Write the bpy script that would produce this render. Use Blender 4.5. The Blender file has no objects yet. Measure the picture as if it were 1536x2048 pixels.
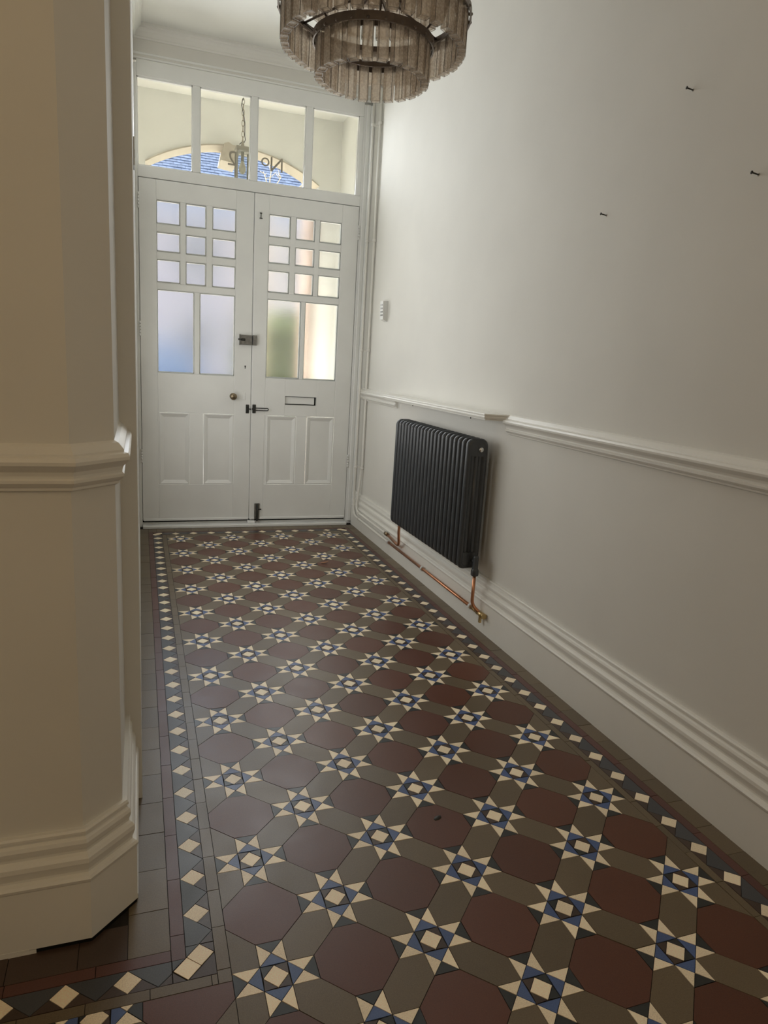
import bpy, math, random
from mathutils import Vector, Matrix

random.seed(7)
SC = bpy.context.scene
COL = SC.collection

# ------------------------------------------------------------------ camera
CAM = Vector((-0.22622, -4.28449, 1.13124))
RIGHT = Vector((0.94358398, -0.32578552, 0.05927111))
UP = Vector((0.01416841, 0.21855247, 0.97572233))
FWD = Vector((0.33083006, 0.91983619, -0.21083847))
FPX = 1386.355
cam = bpy.data.cameras.new('camera')
cam.sensor_fit = 'HORIZONTAL'; cam.sensor_width = 36.0
cam.lens = FPX / 1536 * 36.0
cam.clip_start = 0.02; cam.clip_end = 300
camo = bpy.data.objects.new('camera', cam); COL.objects.link(camo)
M = Matrix.Identity(4)
for r in range(3):
    M[r][0] = RIGHT[r]; M[r][1] = UP[r]; M[r][2] = -FWD[r]; M[r][3] = CAM[r]
camo.matrix_world = M
SC.camera = camo


def to_px(v):
    d = Vector(v) - CAM
    z = d.dot(FWD)
    if z < 0.05:
        return None
    return (768 + FPX * d.dot(RIGHT) / z, 1024 - FPX * d.dot(UP) / z)


# ------------------------------------------------------------------ world, sun, exposure
SC.view_settings.view_transform = 'Standard'
SC.view_settings.look = 'None'
SC.view_settings.exposure = 0.0
SC.view_settings.gamma = 1.0
SC.view_settings.use_curve_mapping = False
W = bpy.data.worlds.new('world'); SC.world = W
W.use_nodes = True
wn = W.node_tree
sky = wn.nodes.new('ShaderNodeTexSky')
sky.sky_type = 'NISHITA'
sky.sun_disc = False
sky.sun_elevation = math.radians(42)
sky.sun_rotation = math.radians(215)
wn.links.new(sky.outputs[0], wn.nodes['Background'].inputs[0])
wn.nodes['Background'].inputs[1].default_value = 0.37

sun = bpy.data.lights.new('sun', 'SUN')
sun.energy = 24.0; sun.angle = math.radians(1.0); sun.color = (1.0, 0.96, 0.88)
suno = bpy.data.objects.new('sun', sun); COL.objects.link(suno)
suno.rotation_euler = Vector((0.62, -0.52, -0.62)).to_track_quat('-Z', 'Y').to_euler()


def window_light(name, x0, x1, z0, z1, watts, colour, tilt=0.0):
    """daylight entering through a glazed area of the door, facing into the hall"""
    L = bpy.data.lights.new(name, 'AREA')
    L.shape = 'RECTANGLE'; L.size = x1 - x0; L.size_y = z1 - z0
    L.energy = watts; L.color = colour; L.spread = math.radians(120)
    o = bpy.data.objects.new(name, L); COL.objects.link(o)
    o.location = ((x0 + x1) / 2, 0.308, (z0 + z1) / 2)
    o.rotation_euler = Vector((0, -1, -tilt)).to_track_quat('-Z', 'Z').to_euler()
    return o


window_light('daylight_transom', -0.21, 1.11, 2.17, 2.63, 8.0, (0.93, 0.97, 1.0), 0.12)
window_light('daylight_glazing', -0.115, 0.35, 0.99, 1.99, 1.5, (0.90, 0.95, 1.0))
window_light('daylight_glazing', 0.555, 1.02, 0.99, 1.99, 1.7, (0.98, 0.98, 0.96))


# warm fill light added behind the viewpoint, in front of an invented window
L = bpy.data.lights.new('fill_behind_view', 'AREA')
L.shape = 'RECTANGLE'; L.size = 1.5; L.size_y = 1.5; L.energy = 6.0; L.color = (1.0, 0.79, 0.52)
o = bpy.data.objects.new('fill_behind_view', L); COL.objects.link(o)
o.location = (0.30, -6.10, 1.95)
o.rotation_euler = Vector((0, 1, 0)).to_track_quat('-Z', 'Z').to_euler()

# fill light added at the left wall, in front of an invented side door
L = bpy.data.lights.new('fill_left_wall', 'AREA')
L.shape = 'RECTANGLE'; L.size = 0.62; L.size_y = 1.5; L.energy = 6.8; L.color = (0.98, 0.98, 0.96)
o = bpy.data.objects.new('fill_left_wall', L); COL.objects.link(o)
o.location = (-0.227, -0.88, 0.98)
o.rotation_euler = Vector((1, 0, 0)).to_track_quat('-Z', 'Z').to_euler()


# ------------------------------------------------------------------ materials
MATS = {}


def mat(name, col, rough=0.5, metal=0.0, spec=0.5, var=0.0, vscale=8.0, bump=0.0, bscale=60.0, bdist=0.002,
        col2=None, coat=0.0, detail=4.0, emit=None):
    m = bpy.data.materials.new(name); m.use_nodes = True
    nt = m.node_tree
    b = nt.nodes['Principled BSDF']
    b.inputs['Base Color'].default_value = (*col, 1)
    b.inputs['Roughness'].default_value = rough
    b.inputs['Metallic'].default_value = metal
    b.inputs['Specular IOR Level'].default_value = spec
    b.inputs['Coat Weight'].default_value = coat
    tc = nt.nodes.new('ShaderNodeTexCoord')
    oi = nt.nodes.new('ShaderNodeObjectInfo')
    add = nt.nodes.new('ShaderNodeVectorMath'); add.operation = 'ADD'
    geo = nt.nodes.new('ShaderNodeNewGeometry')
    nt.links.new(geo.outputs['Position'], add.inputs[0])
    nt.links.new(oi.outputs['Random'], add.inputs[1])
    if var > 0 or col2:
        n = nt.nodes.new('ShaderNodeTexNoise'); n.inputs['Scale'].default_value = vscale; n.inputs['Detail'].default_value = detail
        nt.links.new(add.outputs[0], n.inputs['Vector'])
        r = nt.nodes.new('ShaderNodeValToRGB')
        c2 = col2 or tuple(c * (1 - var) for c in col)
        c1 = tuple(min(1, c * (1 + var * 0.5)) for c in col) if not col2 else col
        r.color_ramp.elements[0].position = 0.3; r.color_ramp.elements[1].position = 0.7
        r.color_ramp.elements[0].color = (*c2, 1); r.color_ramp.elements[1].color = (*c1, 1)
        nt.links.new(n.outputs['Fac'], r.inputs[0])
        nt.links.new(r.outputs[0], b.inputs['Base Color'])
    if bump > 0:
        n2 = nt.nodes.new('ShaderNodeTexNoise'); n2.inputs['Scale'].default_value = bscale; n2.inputs['Detail'].default_value = 3
        nt.links.new(add.outputs[0], n2.inputs['Vector'])
        bp = nt.nodes.new('ShaderNodeBump'); bp.inputs['Strength'].default_value = bump; bp.inputs['Distance'].default_value = bdist
        nt.links.new(n2.outputs['Fac'], bp.inputs['Height'])
        nt.links.new(bp.outputs[0], b.inputs['Normal'])
    if emit:
        b.inputs['Emission Color'].default_value = (*emit[:3], 1); b.inputs['Emission Strength'].default_value = emit[3]
    MATS[name] = m
    return m


def tile_mat(name, col, rough=0.33):
    """encaustic tile: flat ceramic colour, each tile a shade of its own, fine speckle"""
    m = bpy.data.materials.new(name); m.use_nodes = True
    nt = m.node_tree; b = nt.nodes['Principled BSDF']
    geo = nt.nodes.new('ShaderNodeNewGeometry'); oi = nt.nodes.new('ShaderNodeObjectInfo')
    n = nt.nodes.new('ShaderNodeTexNoise'); n.inputs['Scale'].default_value = 420; n.inputs['Detail'].default_value = 2
    n3 = nt.nodes.new('ShaderNodeTexNoise'); n3.inputs['Scale'].default_value = 9; n3.inputs['Detail'].default_value = 5
    nt.links.new(geo.outputs['Position'], n.inputs['Vector']); nt.links.new(geo.outputs['Position'], n3.inputs['Vector'])
    hsv = nt.nodes.new('ShaderNodeHueSaturation'); hsv.inputs['Color'].default_value = (*col, 1)
    ma = nt.nodes.new('ShaderNodeMath'); ma.operation = 'MULTIPLY_ADD'; ma.inputs[1].default_value = 0.70; ma.inputs[2].default_value = 0.50
    nt.links.new(n.outputs['Fac'], ma.inputs[0])
    mb = nt.nodes.new('ShaderNodeMath'); mb.operation = 'MULTIPLY_ADD'; mb.inputs[1].default_value = 0.24
    nt.links.new(oi.outputs['Random'], mb.inputs[0]); nt.links.new(ma.outputs[0], mb.inputs[2])
    mc = nt.nodes.new('ShaderNodeMath'); mc.operation = 'MULTIPLY_ADD'; mc.inputs[1].default_value = 0.2
    nt.links.new(n3.outputs['Fac'], mc.inputs[0]); nt.links.new(mb.outputs[0], mc.inputs[2])
    nt.links.new(mc.outputs[0], hsv.inputs['Value'])
    nt.links.new(hsv.outputs[0], b.inputs['Base Color'])
    mr = nt.nodes.new('ShaderNodeMath'); mr.operation = 'MULTIPLY_ADD'; mr.inputs[1].default_value = 0.25; mr.inputs[2].default_value = rough - 0.1
    nt.links.new(n3.outputs['Fac'], mr.inputs[0]); nt.links.new(mr.outputs[0], b.inputs['Roughness'])
    bp = nt.nodes.new('ShaderNodeBump'); bp.inputs['Strength'].default_value = 0.12; bp.inputs['Distance'].default_value = 0.0006
    nt.links.new(n.outputs['Fac'], bp.inputs['Height']); nt.links.new(bp.outputs[0], b.inputs['Normal'])
    b.inputs['Specular IOR Level'].default_value = 0.5
    MATS[name] = m
    return m


def frosted_mat(name):
    m = bpy.data.materials.new(name); m.use_nodes = True
    nt = m.node_tree; nt.nodes.remove(nt.nodes['Principled BSDF'])
    out = nt.nodes['Material Output']
    g = nt.nodes.new('ShaderNodeBsdfRefraction'); g.inputs['Roughness'].default_value = 0.27; g.inputs['IOR'].default_value = 1.35
    g.inputs['Color'].default_value = (0.97, 0.98, 0.98, 1)
    t = nt.nodes.new('ShaderNodeBsdfTranslucent'); t.inputs['Color'].default_value = (0.9, 0.92, 0.94, 1)
    gl = nt.nodes.new('ShaderNodeBsdfGlossy'); gl.inputs['Roughness'].default_value = 0.25
    geo = nt.nodes.new('ShaderNodeNewGeometry')
    n = nt.nodes.new('ShaderNodeTexNoise'); n.inputs['Scale'].default_value = 260; n.inputs['Detail'].default_value = 2
    nt.links.new(geo.outputs['Position'], n.inputs['Vector'])
    bp = nt.nodes.new('ShaderNodeBump'); bp.inputs['Strength'].default_value = 0.25; bp.inputs['Distance'].default_value = 0.001
    nt.links.new(n.outputs['Fac'], bp.inputs['Height'])
    for s in (g, gl):
        nt.links.new(bp.outputs[0], s.inputs['Normal'])
    m1 = nt.nodes.new('ShaderNodeMixShader'); m1.inputs[0].default_value = 0.06
    nt.links.new(g.outputs[0], m1.inputs[1]); nt.links.new(t.outputs[0], m1.inputs[2])
    m2 = nt.nodes.new('ShaderNodeMixShader'); m2.inputs[0].default_value = 0.05
    nt.links.new(m1.outputs[0], m2.inputs[1]); nt.links.new(gl.outputs[0], m2.inputs[2])
    nt.links.new(m2.outputs[0], out.inputs[0])
    MATS[name] = m
    return m


def clear_mat(name, tint=(0.97, 0.98, 0.97), gloss=0.05):
    m = bpy.data.materials.new(name); m.use_nodes = True
    nt = m.node_tree; nt.nodes.remove(nt.nodes['Principled BSDF'])
    out = nt.nodes['Material Output']
    t = nt.nodes.new('ShaderNodeBsdfTransparent'); t.inputs['Color'].default_value = (*tint, 1)
    gl = nt.nodes.new('ShaderNodeBsdfGlossy'); gl.inputs['Roughness'].default_value = 0.03
    mx = nt.nodes.new('ShaderNodeMixShader'); mx.inputs[0].default_value = gloss
    nt.links.new(t.outputs[0], mx.inputs[1]); nt.links.new(gl.outputs[0], mx.inputs[2])
    nt.links.new(mx.outputs[0], out.inputs[0])
    MATS[name] = m
    return m


def crystal_mat(name, trans, dens, k=1.0):
    """smoky seeded glass: see-through tint, small bubbles, soft sheen"""
    m = bpy.data.materials.new(name); m.use_nodes = True
    nt = m.node_tree; nt.nodes.remove(nt.nodes['Principled BSDF'])
    out = nt.nodes['Material Output']
    t = nt.nodes.new('ShaderNodeBsdfTransparent'); t.inputs['Color'].default_value = (*trans, 1)
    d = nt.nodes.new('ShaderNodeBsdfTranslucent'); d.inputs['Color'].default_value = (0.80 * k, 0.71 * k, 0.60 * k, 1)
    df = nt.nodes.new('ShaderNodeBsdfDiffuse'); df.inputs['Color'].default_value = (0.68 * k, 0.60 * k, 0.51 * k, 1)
    gl = nt.nodes.new('ShaderNodeBsdfGlossy'); gl.inputs['Roughness'].default_value = 0.12; gl.inputs['Color'].default_value = (0.9, 0.88, 0.85, 1)
    geo = nt.nodes.new('ShaderNodeNewGeometry')
    v = nt.nodes.new('ShaderNodeTexNoise'); v.inputs['Scale'].default_value = 150; v.inputs['Detail'].default_value = 2
    nt.links.new(geo.outputs['Position'], v.inputs['Vector'])
    r = nt.nodes.new('ShaderNodeValToRGB')
    r.color_ramp.elements[0].position = 0.42; r.color_ramp.elements[0].color = (dens, dens, dens, 1)
    r.color_ramp.elements[1].position = 0.68; r.color_ramp.elements[1].color = (min(1, dens * 1.6), ) * 3 + (1,)
    nt.links.new(v.outputs['Fac'], r.inputs[0])
    m0 = nt.nodes.new('ShaderNodeMixShader'); m0.inputs[0].default_value = 0.5
    nt.links.new(d.outputs[0], m0.inputs[1]); nt.links.new(df.outputs[0], m0.inputs[2])
    m1 = nt.nodes.new('ShaderNodeMixShader')
    nt.links.new(r.outputs[0], m1.inputs[0]); nt.links.new(t.outputs[0], m1.inputs[1]); nt.links.new(m0.outputs[0], m1.inputs[2])
    m2 = nt.nodes.new('ShaderNodeMixShader'); m2.inputs[0].default_value = 0.06
    nt.links.new(m1.outputs[0], m2.inputs[1]); nt.links.new(gl.outputs[0], m2.inputs[2])
    nt.links.new(m2.outputs[0], out.inputs[0])
    MATS[name] = m
    return m


mat('wall_paint', (0.80, 0.785, 0.735), 0.75, spec=0.25, var=0.03, vscale=3, bump=0.10, bscale=240, bdist=0.0006)
mat('ceiling_paint', (0.85, 0.84, 0.79), 0.85, spec=0.2, var=0.03, vscale=3)
mat('trim_paint', (0.87, 0.855, 0.80), 0.36, spec=0.45, var=0.03, vscale=5, bump=0.06, bscale=90, bdist=0.0006)
mat('door_paint', (0.92, 0.925, 0.90), 0.42, spec=0.4, var=0.04, vscale=4, bump=0.08, bscale=70, bdist=0.0006)
mat('grout', (0.028, 0.024, 0.021), 0.9, spec=0.2, var=0.3, vscale=40)
mat('radiator_paint', (0.052, 0.058, 0.066), 0.28, spec=0.6)
mat('copper', (0.62, 0.30, 0.17), 0.28, metal=1.0, var=0.25, vscale=18)
mat('brass', (0.62, 0.46, 0.22), 0.3, metal=1.0, var=0.2, vscale=30)
mat('old_brass', (0.30, 0.24, 0.16), 0.35, metal=1.0, var=0.3, vscale=50)
mat('chrome', (0.75, 0.75, 0.74), 0.2, metal=1.0)
mat('steel', (0.30, 0.30, 0.29), 0.42, metal=0.9, var=0.25, vscale=60)
mat('dark_iron', (0.06, 0.06, 0.055), 0.5, metal=0.6, var=0.3, vscale=60)
mat('gap_shade_black', (0.012, 0.012, 0.011), 0.9, spec=0.1)  # flat black put in for the darkness inside gaps and holes
mat('white_plastic', (0.74, 0.74, 0.71), 0.4)
mat('wall_plug', (0.45, 0.42, 0.36), 0.6)
mat('bronze', (0.20, 0.165, 0.14), 0.4, metal=0.85, var=0.2, vscale=30)
mat('porch_render', (0.93, 0.92, 0.865), 0.85, spec=0.2, var=0.05, vscale=4)
mat('porch_stone', (0.62, 0.56, 0.46), 0.85, spec=0.2, var=0.08, vscale=6)
mat('brick_red', (0.34, 0.24, 0.19), 0.9, spec=0.2, var=0.25, vscale=12)
mat('slate', (0.20, 0.25, 0.36), 0.6, spec=0.4, var=0.3, vscale=3)
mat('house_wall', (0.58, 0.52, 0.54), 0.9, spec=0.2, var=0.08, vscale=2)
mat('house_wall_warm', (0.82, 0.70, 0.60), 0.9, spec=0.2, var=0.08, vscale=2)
mat('white_wood', (0.8, 0.8, 0.8), 0.5)
mat('hedge', (0.058, 0.074, 0.018), 0.8, spec=0.2, var=0.4, vscale=10)
mat('twig', (0.50, 0.42, 0.30), 0.8)
mat('blossom', (0.85, 0.76, 0.52), 0.8)
mat('car_paint', (0.09, 0.18, 0.36), 0.25, spec=0.6, coat=0.5)
mat('car_glass', (0.03, 0.04, 0.05), 0.1)
mat('rubber', (0.02, 0.02, 0.02), 0.7)
mat('tarmac', (0.15, 0.145, 0.14), 0.9, var=0.2, vscale=20)
mat('path_stone', (0.82, 0.79, 0.72), 0.9, var=0.2, vscale=6)
mat('lantern_metal', (0.40, 0.37, 0.30), 0.5)
mat('cable', (0.03, 0.03, 0.03), 0.5)
mat('letter', (0.42, 0.37, 0.30), 0.6)
mat('dry_leaf', (0.42, 0.19, 0.09), 0.7)
mat('bulb', (0.85, 0.78, 0.62), 0.3)
mat('added_lamp_glow', (1, 0.85, 0.6), 0.5, emit=(1.0, 0.66, 0.32, 6.0))  # glow of the lamp added out of view in the side hall
tile_mat('tile_red', (0.108, 0.036, 0.018))
tile_mat('tile_grey', (0.140, 0.104, 0.060))
tile_mat('tile_cream', (0.98, 0.83, 0.60))
tile_mat('tile_blue', (0.075, 0.12, 0.27))
tile_mat('tile_dark', (0.026, 0.028, 0.027))
tile_mat('tile_brown', (0.062, 0.038, 0.027))
tile_mat('tile_border_red', (0.105, 0.040, 0.030))
tile_mat('tile_slate', (0.060, 0.062, 0.068))
frosted_mat('frosted_glass')
clear_mat('clear_glass')
clear_mat('lantern_glass', (0.95, 0.96, 0.96), 0.06)
crystal_mat('crystal_lit_face', (0.95, 0.91, 0.86), 0.36, 1.12)  # lighter copy of the glass, lit look put into the colour
crystal_mat('crystal_shaded_side', (0.80, 0.73, 0.66), 0.42, 0.75)  # darker copy of the same glass, shade of the side faces put into the colour
mat('crystal_edge', (0.10, 0.085, 0.07), 0.3)


# ------------------------------------------------------------------ mesh helpers
class MB:
    def __init__(self):
        self.v = []; self.f = []; self.mi = []; self.sm = []

    def _add(self, vs, fs, mi=0, smooth=False):
        o = len(self.v)
        self.v += [tuple(p) for p in vs]
        for f in fs:
            self.f.append(tuple(i + o for i in f)); self.mi.append(mi); self.sm.append(smooth)
        return self

    def box(self, x0, x1, y0, y1, z0, z1, mi=0):
        vs = [(x, y, z) for z in (z0, z1) for y in (y0, y1) for x in (x0, x1)]
        fs = [(0, 2, 3, 1), (4, 5, 7, 6), (0, 1, 5, 4), (2, 6, 7, 3), (0, 4, 6, 2), (1, 3, 7, 5)]
        return self._add(vs, fs, mi)

    def bbox(self, x0, x1, y0, y1, z0, z1, b=0.003, mi=0):
        """box with its edges chamfered"""
        xs = (x0, x0 + b, x1 - b, x1); ys = (y0, y0 + b, y1 - b, y1); zs = (z0, z0 + b, z1 - b, z1)
        rings = [[(xs[1], ys[1], z0), (xs[2], ys[1], z0), (xs[2], ys[2], z0), (xs[1], ys[2], z0)]]
        def oct_(z):
            return [(xs[1], y0, z), (xs[2], y0, z), (x1, ys[1], z), (x1, ys[2], z), (xs[2], y1, z), (xs[1], y1, z), (x0, ys[2], z), (x0, ys[1], z)]
        vs = rings[0] + oct_(zs[1]) + oct_(zs[2]) + [(xs[1], ys[1], z1), (xs[2], ys[1], z1), (xs[2], ys[2], z1), (xs[1], ys[2], z1)]
        fs = [(3, 2, 1, 0), (20, 21, 22, 23)]
        for i in range(8):
            j = (i + 1) % 8
            fs.append((4 + i, 4 + j, 12 + j, 12 + i))
        for k in range(4):
            a = 4 + 2 * k; b_ = a + 1; c = 4 + (2 * k + 2) % 8
            fs.append((k, (k + 1) % 4, b_, a)); fs.append(((k + 1) % 4, c, b_))
            A = 12 + 2 * k; B = A + 1; Cc = 12 + (2 * k + 2) % 8
            fs.append((A, B, 20 + (k + 1) % 4, 20 + k)); fs.append((B, Cc, 20 + (k + 1) % 4))
        return self._add(vs, fs, mi)

    def prism(self, poly, z0, z1, mi=0, axis='z', side_mi=None):
        n = len(poly)
        def P(a, b, c):
            return (a, b, c) if axis == 'z' else ((a, c, b) if axis == 'y' else (c, a, b))
        vs = [P(a, b, z0) for a, b in poly] + [P(a, b, z1) for a, b in poly]
        self._add(vs, [tuple(range(n))[::-1], tuple(range(n, 2 * n))], mi)
        o = len(self.v) - 2 * n
        for i in range(n):
            j = (i + 1) % n
            self.f.append((o + i, o + j, o + n + j, o + n + i)); self.mi.append(mi if side_mi is None else side_mi); self.sm.append(False)
        return self

    def tube(self, path, r, n=12, closed=False, mi=0, cap=True, sy=1.0):
        pts = [Vector(p) for p in path]; m = len(pts)
        rad = r if isinstance(r, (list, tuple)) else [r] * m
        vs = []; up = None
        for i, p in enumerate(pts):
            if closed:
                t = (pts[(i + 1) % m] - pts[i - 1])
            else:
                t = pts[min(i + 1, m - 1)] - pts[max(i - 1, 0)]
            t.normalize()
            if up is None:
                a = Vector((0, 0, 1)) if abs(t.z) < 0.9 else Vector((0, 1, 0))
                up = (a - t * a.dot(t)).normalized()
            else:
                up = (up - t * up.dot(t)).normalized()
            s = t.cross(up)
            for k in range(n):
                an = 2 * math.pi * k / n
                vs.append(p + (up * math.cos(an) + s * math.sin(an) * sy) * rad[i])
        fs = []
        for i in range(m if closed else m - 1):
            a = i * n; b = ((i + 1) % m) * n
            for k in range(n):
                l = (k + 1) % n
                fs.append((a + k, a + l, b + l, b + k))
        self._add(vs, fs, mi, True)
        if cap and not closed:
            o = len(self.v) - len(vs)
            self.f.append(tuple(o + k for k in range(n))[::-1]); self.mi.append(mi); self.sm.append(False)
            self.f.append(tuple(o + (m - 1) * n + k for k in range(n))); self.mi.append(mi); self.sm.append(False)
        return self

    def lathe(self, prof, c=(0, 0, 0), axis=(0, 0, 1), n=24, mi=0):
        ax = Vector(axis).normalized()
        a = Vector((1, 0, 0)) if abs(ax.x) < 0.9 else Vector((0, 1, 0))
        u = (a - ax * a.dot(ax)).normalized(); w = ax.cross(u)
        vs = []
        for r, h in prof:
            for k in range(n):
                an = 2 * math.pi * k / n
                vs.append(Vector(c) + ax * h + (u * math.cos(an) + w * math.sin(an)) * max(r, 1e-5))
        fs = []
        for i in range(len(prof) - 1):
            for k in range(n):
                l = (k + 1) % n
                fs.append((i * n + k, i * n + l, (i + 1) * n + l, (i + 1) * n + k))
        return self._add(vs, fs, mi, True)

    def sweep(self, prof, path, mi=0, caps=True):
        """profile (offset, z) along a plan polyline with mitred corners; offset to the right of travel"""
        pts = [Vector((p[0], p[1])) for p in path]; m = len(pts); k = len(prof)
        vs = []
        for i in range(m):
            d1 = (pts[i] - pts[i - 1]).normalized() if i > 0 else None
            d2 = (pts[i + 1] - pts[i]).normalized() if i < m - 1 else None
            n1 = Vector((d1.y, -d1.x)) if d1 is not None else None
            n2 = Vector((d2.y, -d2.x)) if d2 is not None else None
            if n1 is None: nn = n2
            elif n2 is None: nn = n1
            else:
                nn = (n1 + n2); nn = nn / max(0.2, nn.dot(n1))
            for d, z in prof:
                q = pts[i] + nn * d
                vs.append((q.x, q.y, z))
        fs = []
        for i in range(m - 1):
            for j in range(k - 1):
                a = i * k + j; b = (i + 1) * k + j
                fs.append((a, b, b + 1, a + 1))
        if caps:
            fs.append(tuple(range(k))); fs.append(tuple((m - 1) * k + j for j in range(k))[::-1])
        return self._add(vs, fs, mi)

    def build(self, name, mats, parent=None, loc=None, smooth_all=False):
        me = bpy.data.meshes.new(name)
        me.from_pydata(self.v, [], self.f)
        for mm in ([mats] if isinstance(mats, str) else mats):
            me.materials.append(MATS[mm])
        me.polygons.foreach_set('material_index', self.mi)
        me.polygons.foreach_set('use_smooth', [True] * len(self.f) if smooth_all else self.sm)
        me.update()
        o = bpy.data.objects.new(name, me); COL.objects.link(o)
        if parent is not None: o.parent = parent
        if loc is not None: o.location = loc
        return o


def inst(src, name, parent, loc=None, rot=None):
    o = src.copy(); o.name = name; COL.objects.link(o); o.parent = parent
    if loc is not None: o.location = loc
    if rot is not None: o.rotation_euler = rot
    return o


def empty(name, loc=(0, 0, 0)):
    o = bpy.data.objects.new(name, None); COL.objects.link(o); o.location = loc
    o.empty_display_size = 0.1
    return o


def tag(o, label, cat, group=None, kind=None):
    o['label'] = label; o['category'] = cat
    if group: o['group'] = group
    if kind: o['kind'] = kind
    return o


# ------------------------------------------------------------------ dimensions
XR = 1.205          # right wall face
XL = -0.2330        # left wall face of the hall
YD = 0.317          # inner face of the front door
ZC = 2.892          # ceiling
YB = -6.2           # back wall
XFL = -1.9          # far left wall of the side hall
PILLAR = [(XFL, -3.018), (-0.338, -3.018), (-0.270, -2.950), (-0.270, -2.600)]

# ------------------------------------------------------------------ room shell
o = MB().box(XR, XR + 0.2, YB - 0.2, 0.46, -0.1, ZC + 0.1).build('wall_right', 'wall_paint')
tag(o, 'long plain cream wall of the hall carrying the radiator', 'wall', kind='structure')
lw = MB()
lw.prism([(XFL, -3.018), (-0.338, -3.018), (-0.270, -2.950), (-0.270, -2.600), (XL, -2.600), (XL, -1.29), (XL - .03, -1.29), (XL - .03, -0.47), (XL, -0.47), (XL, 0.46), (XFL, 0.46)], -0.1, 2.05)
lw.prism([(XFL, -3.018), (-0.338, -3.018), (-0.270, -2.950), (-0.270, -2.600), (XL, -2.600), (XL, 0.46), (XFL, 0.46)], 2.05, ZC + 0.1)
o = lw.build('wall_left', 'wall_paint')
tag(o, 'cream wall with chamfered pillar corner nearest the camera', 'wall', kind='structure')
o = MB().box(XFL - 0.2, XFL, YB - 0.2, 0.46, -0.1, ZC + 0.1).build('wall_side_hall', 'wall_paint')
tag(o, 'cream end wall of the side hall, out of view', 'wall', kind='structure')
o = MB().box(XFL, XR, YB - 0.2, YB, -0.1, ZC + 0.1).build('wall_back', 'wall_paint')
tag(o, 'cream wall behind the viewpoint, out of view', 'wall', kind='structure')
o = MB().box(XFL - 0.2, XR + 0.2, YB - 0.2, 0.46, ZC, ZC + 0.2).build('ceiling', 'ceiling_paint')
tag(o, 'plain off-white ceiling above the transom', 'ceiling', kind='structure')

# unseen window added behind the viewpoint to go with the warm fill light
w2 = empty('added_window_2', (0.30, YB, 1.2)); tag(w2, 'added window behind a fill light in the wall behind the viewpoint, out of view', 'window', kind='structure')
g = MB()
for (a, b_, c, d) in ((-.80, .80, 0, .05), (-.80, .80, 1.45, 1.5), (-.80, -.75, .05, 1.45), (.75, .80, .05, 1.45), (-.02, .02, .05, 1.45), (-.75, .75, .72, .76)):
    g.box(a, b_, 0, .05, c, d)
g.build('window_frame', 'trim_paint', w2)
MB().box(-.75, .75, .002, .010, .05, 1.45).build('pane', 'white_plastic', w2)

# side door added to go with the left fill light (edge-on to the viewpoint)
d3 = empty('added_door_3', (XL, -0.88, 0)); tag(d3, 'added side door behind a fill light in the left wall, edge-on to the view', 'door', kind='structure')
g = MB()
for (a, b_, c, d) in ((-.41, -.31, 0, 2.05), (.31, .41, 0, 2.05), (-.31, .31, 1.75, 2.05), (-.31, .31, 0, .22)):
    g.box(-.03, .0006, a, b_, c, d)
g.build('door_frame', 'door_paint', d3)
MB().box(-.03, -.012, -.31, .31, .22, 1.75).build('pane', 'white_plastic', d3)

# wall around the door (above the head)
o = MB().box(XL, XR, YD + 0.006, 0.46, 2.72, ZC + .1).build('wall_front', 'wall_paint')
tag(o, 'strip of painted wall between transom window and ceiling cornice', 'wall', kind='structure')

SKIRT = [(0, .238), (.009, .238), (.012, .234), (.012, .229), (.008, .226), (.009, .223), (.014, .219), (.0165, .212), (.015, .203),
         (.0125, .197), (.0125, .192), (.018, .189), (.0225, .183), (.0235, .174), (.021, .164), (.018, .156), (.018, .151),
         (.026, .148), (.0295, .143), (.028, .137), (.026, .134), (.026, -0.004)]
SK2 = SKIRT[:-1] + [(.026, .009)]
b = MB().sweep(SK2, PILLAR).build('baseboard_left', 'trim_paint')
gp = MB().sweep([(.0, .0095), (.0245, .0095), (.0245, -.002)], PILLAR).build('skirting_shade_strip', 'gap_shade_black', b)  # black strip painted in as the shade under the skirting
ft = MB()
for (xa, xb, zz) in ((-1.6, -0.437, .009), (-0.437, -0.425, .006)):
    ft.box(xa, xb, -3.0445, -3.0425, -.002, zz + .002)
ft.prism([(-0.318, -3.0325), (-0.262, -2.9765), (-0.2645, -2.974), (-0.3205, -3.030)], .0005, .0095)
ft.box(-0.247, -0.243, -2.95, -2.60, -.002, .010)
ft.build('skirting_foot', 'trim_paint', b)
tag(b, 'deep moulded skirting wrapping the chamfered pillar, chipped along its foot', 'baseboard', kind='structure')
b = MB().sweep([(d * 1.15, z) for d, z in SKIRT], [(XR, 0.30), (XR, YB)]).build('baseboard_right', 'trim_paint')
tag(b, 'deep moulded skirting running along the radiator wall', 'baseboard', kind='structure')
DADO = [(0, .966), (.010, .962), (.020, .953), (.023, .950), (.023, .9465), (.033, .944), (.037, .938), (.036, .932), (.029, .926),
        (.021, .920), (.018, .913), (.018, .909), (.0225, .906), (.022, .901), (.016, .896), (.010, .892), (.009, .8875), (0, .884)]
b = MB().sweep([(d * 0.72, z) for d, z in DADO], PILLAR).build('trim_1', 'trim_paint')
tag(b, 'moulded dado rail wrapping the chamfered pillar on the left', 'dado rail', kind='structure')
DR = [(d, z - 0.013) for d, z in DADO]
b = MB().sweep(DR, [(XR, 0.26), (XR, -0.44)]).build('trim_2', 'trim_paint')
tag(b, 'short length of dado rail between corner pipes and shelf', 'dado rail', kind='structure')
b = MB().sweep(DR, [(XR, -1.765), (XR, YB)]).build('trim_3', 'trim_paint')
tag(b, 'long dado rail on the right wall, on the near side of the shelf', 'dado rail', kind='structure')
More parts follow.
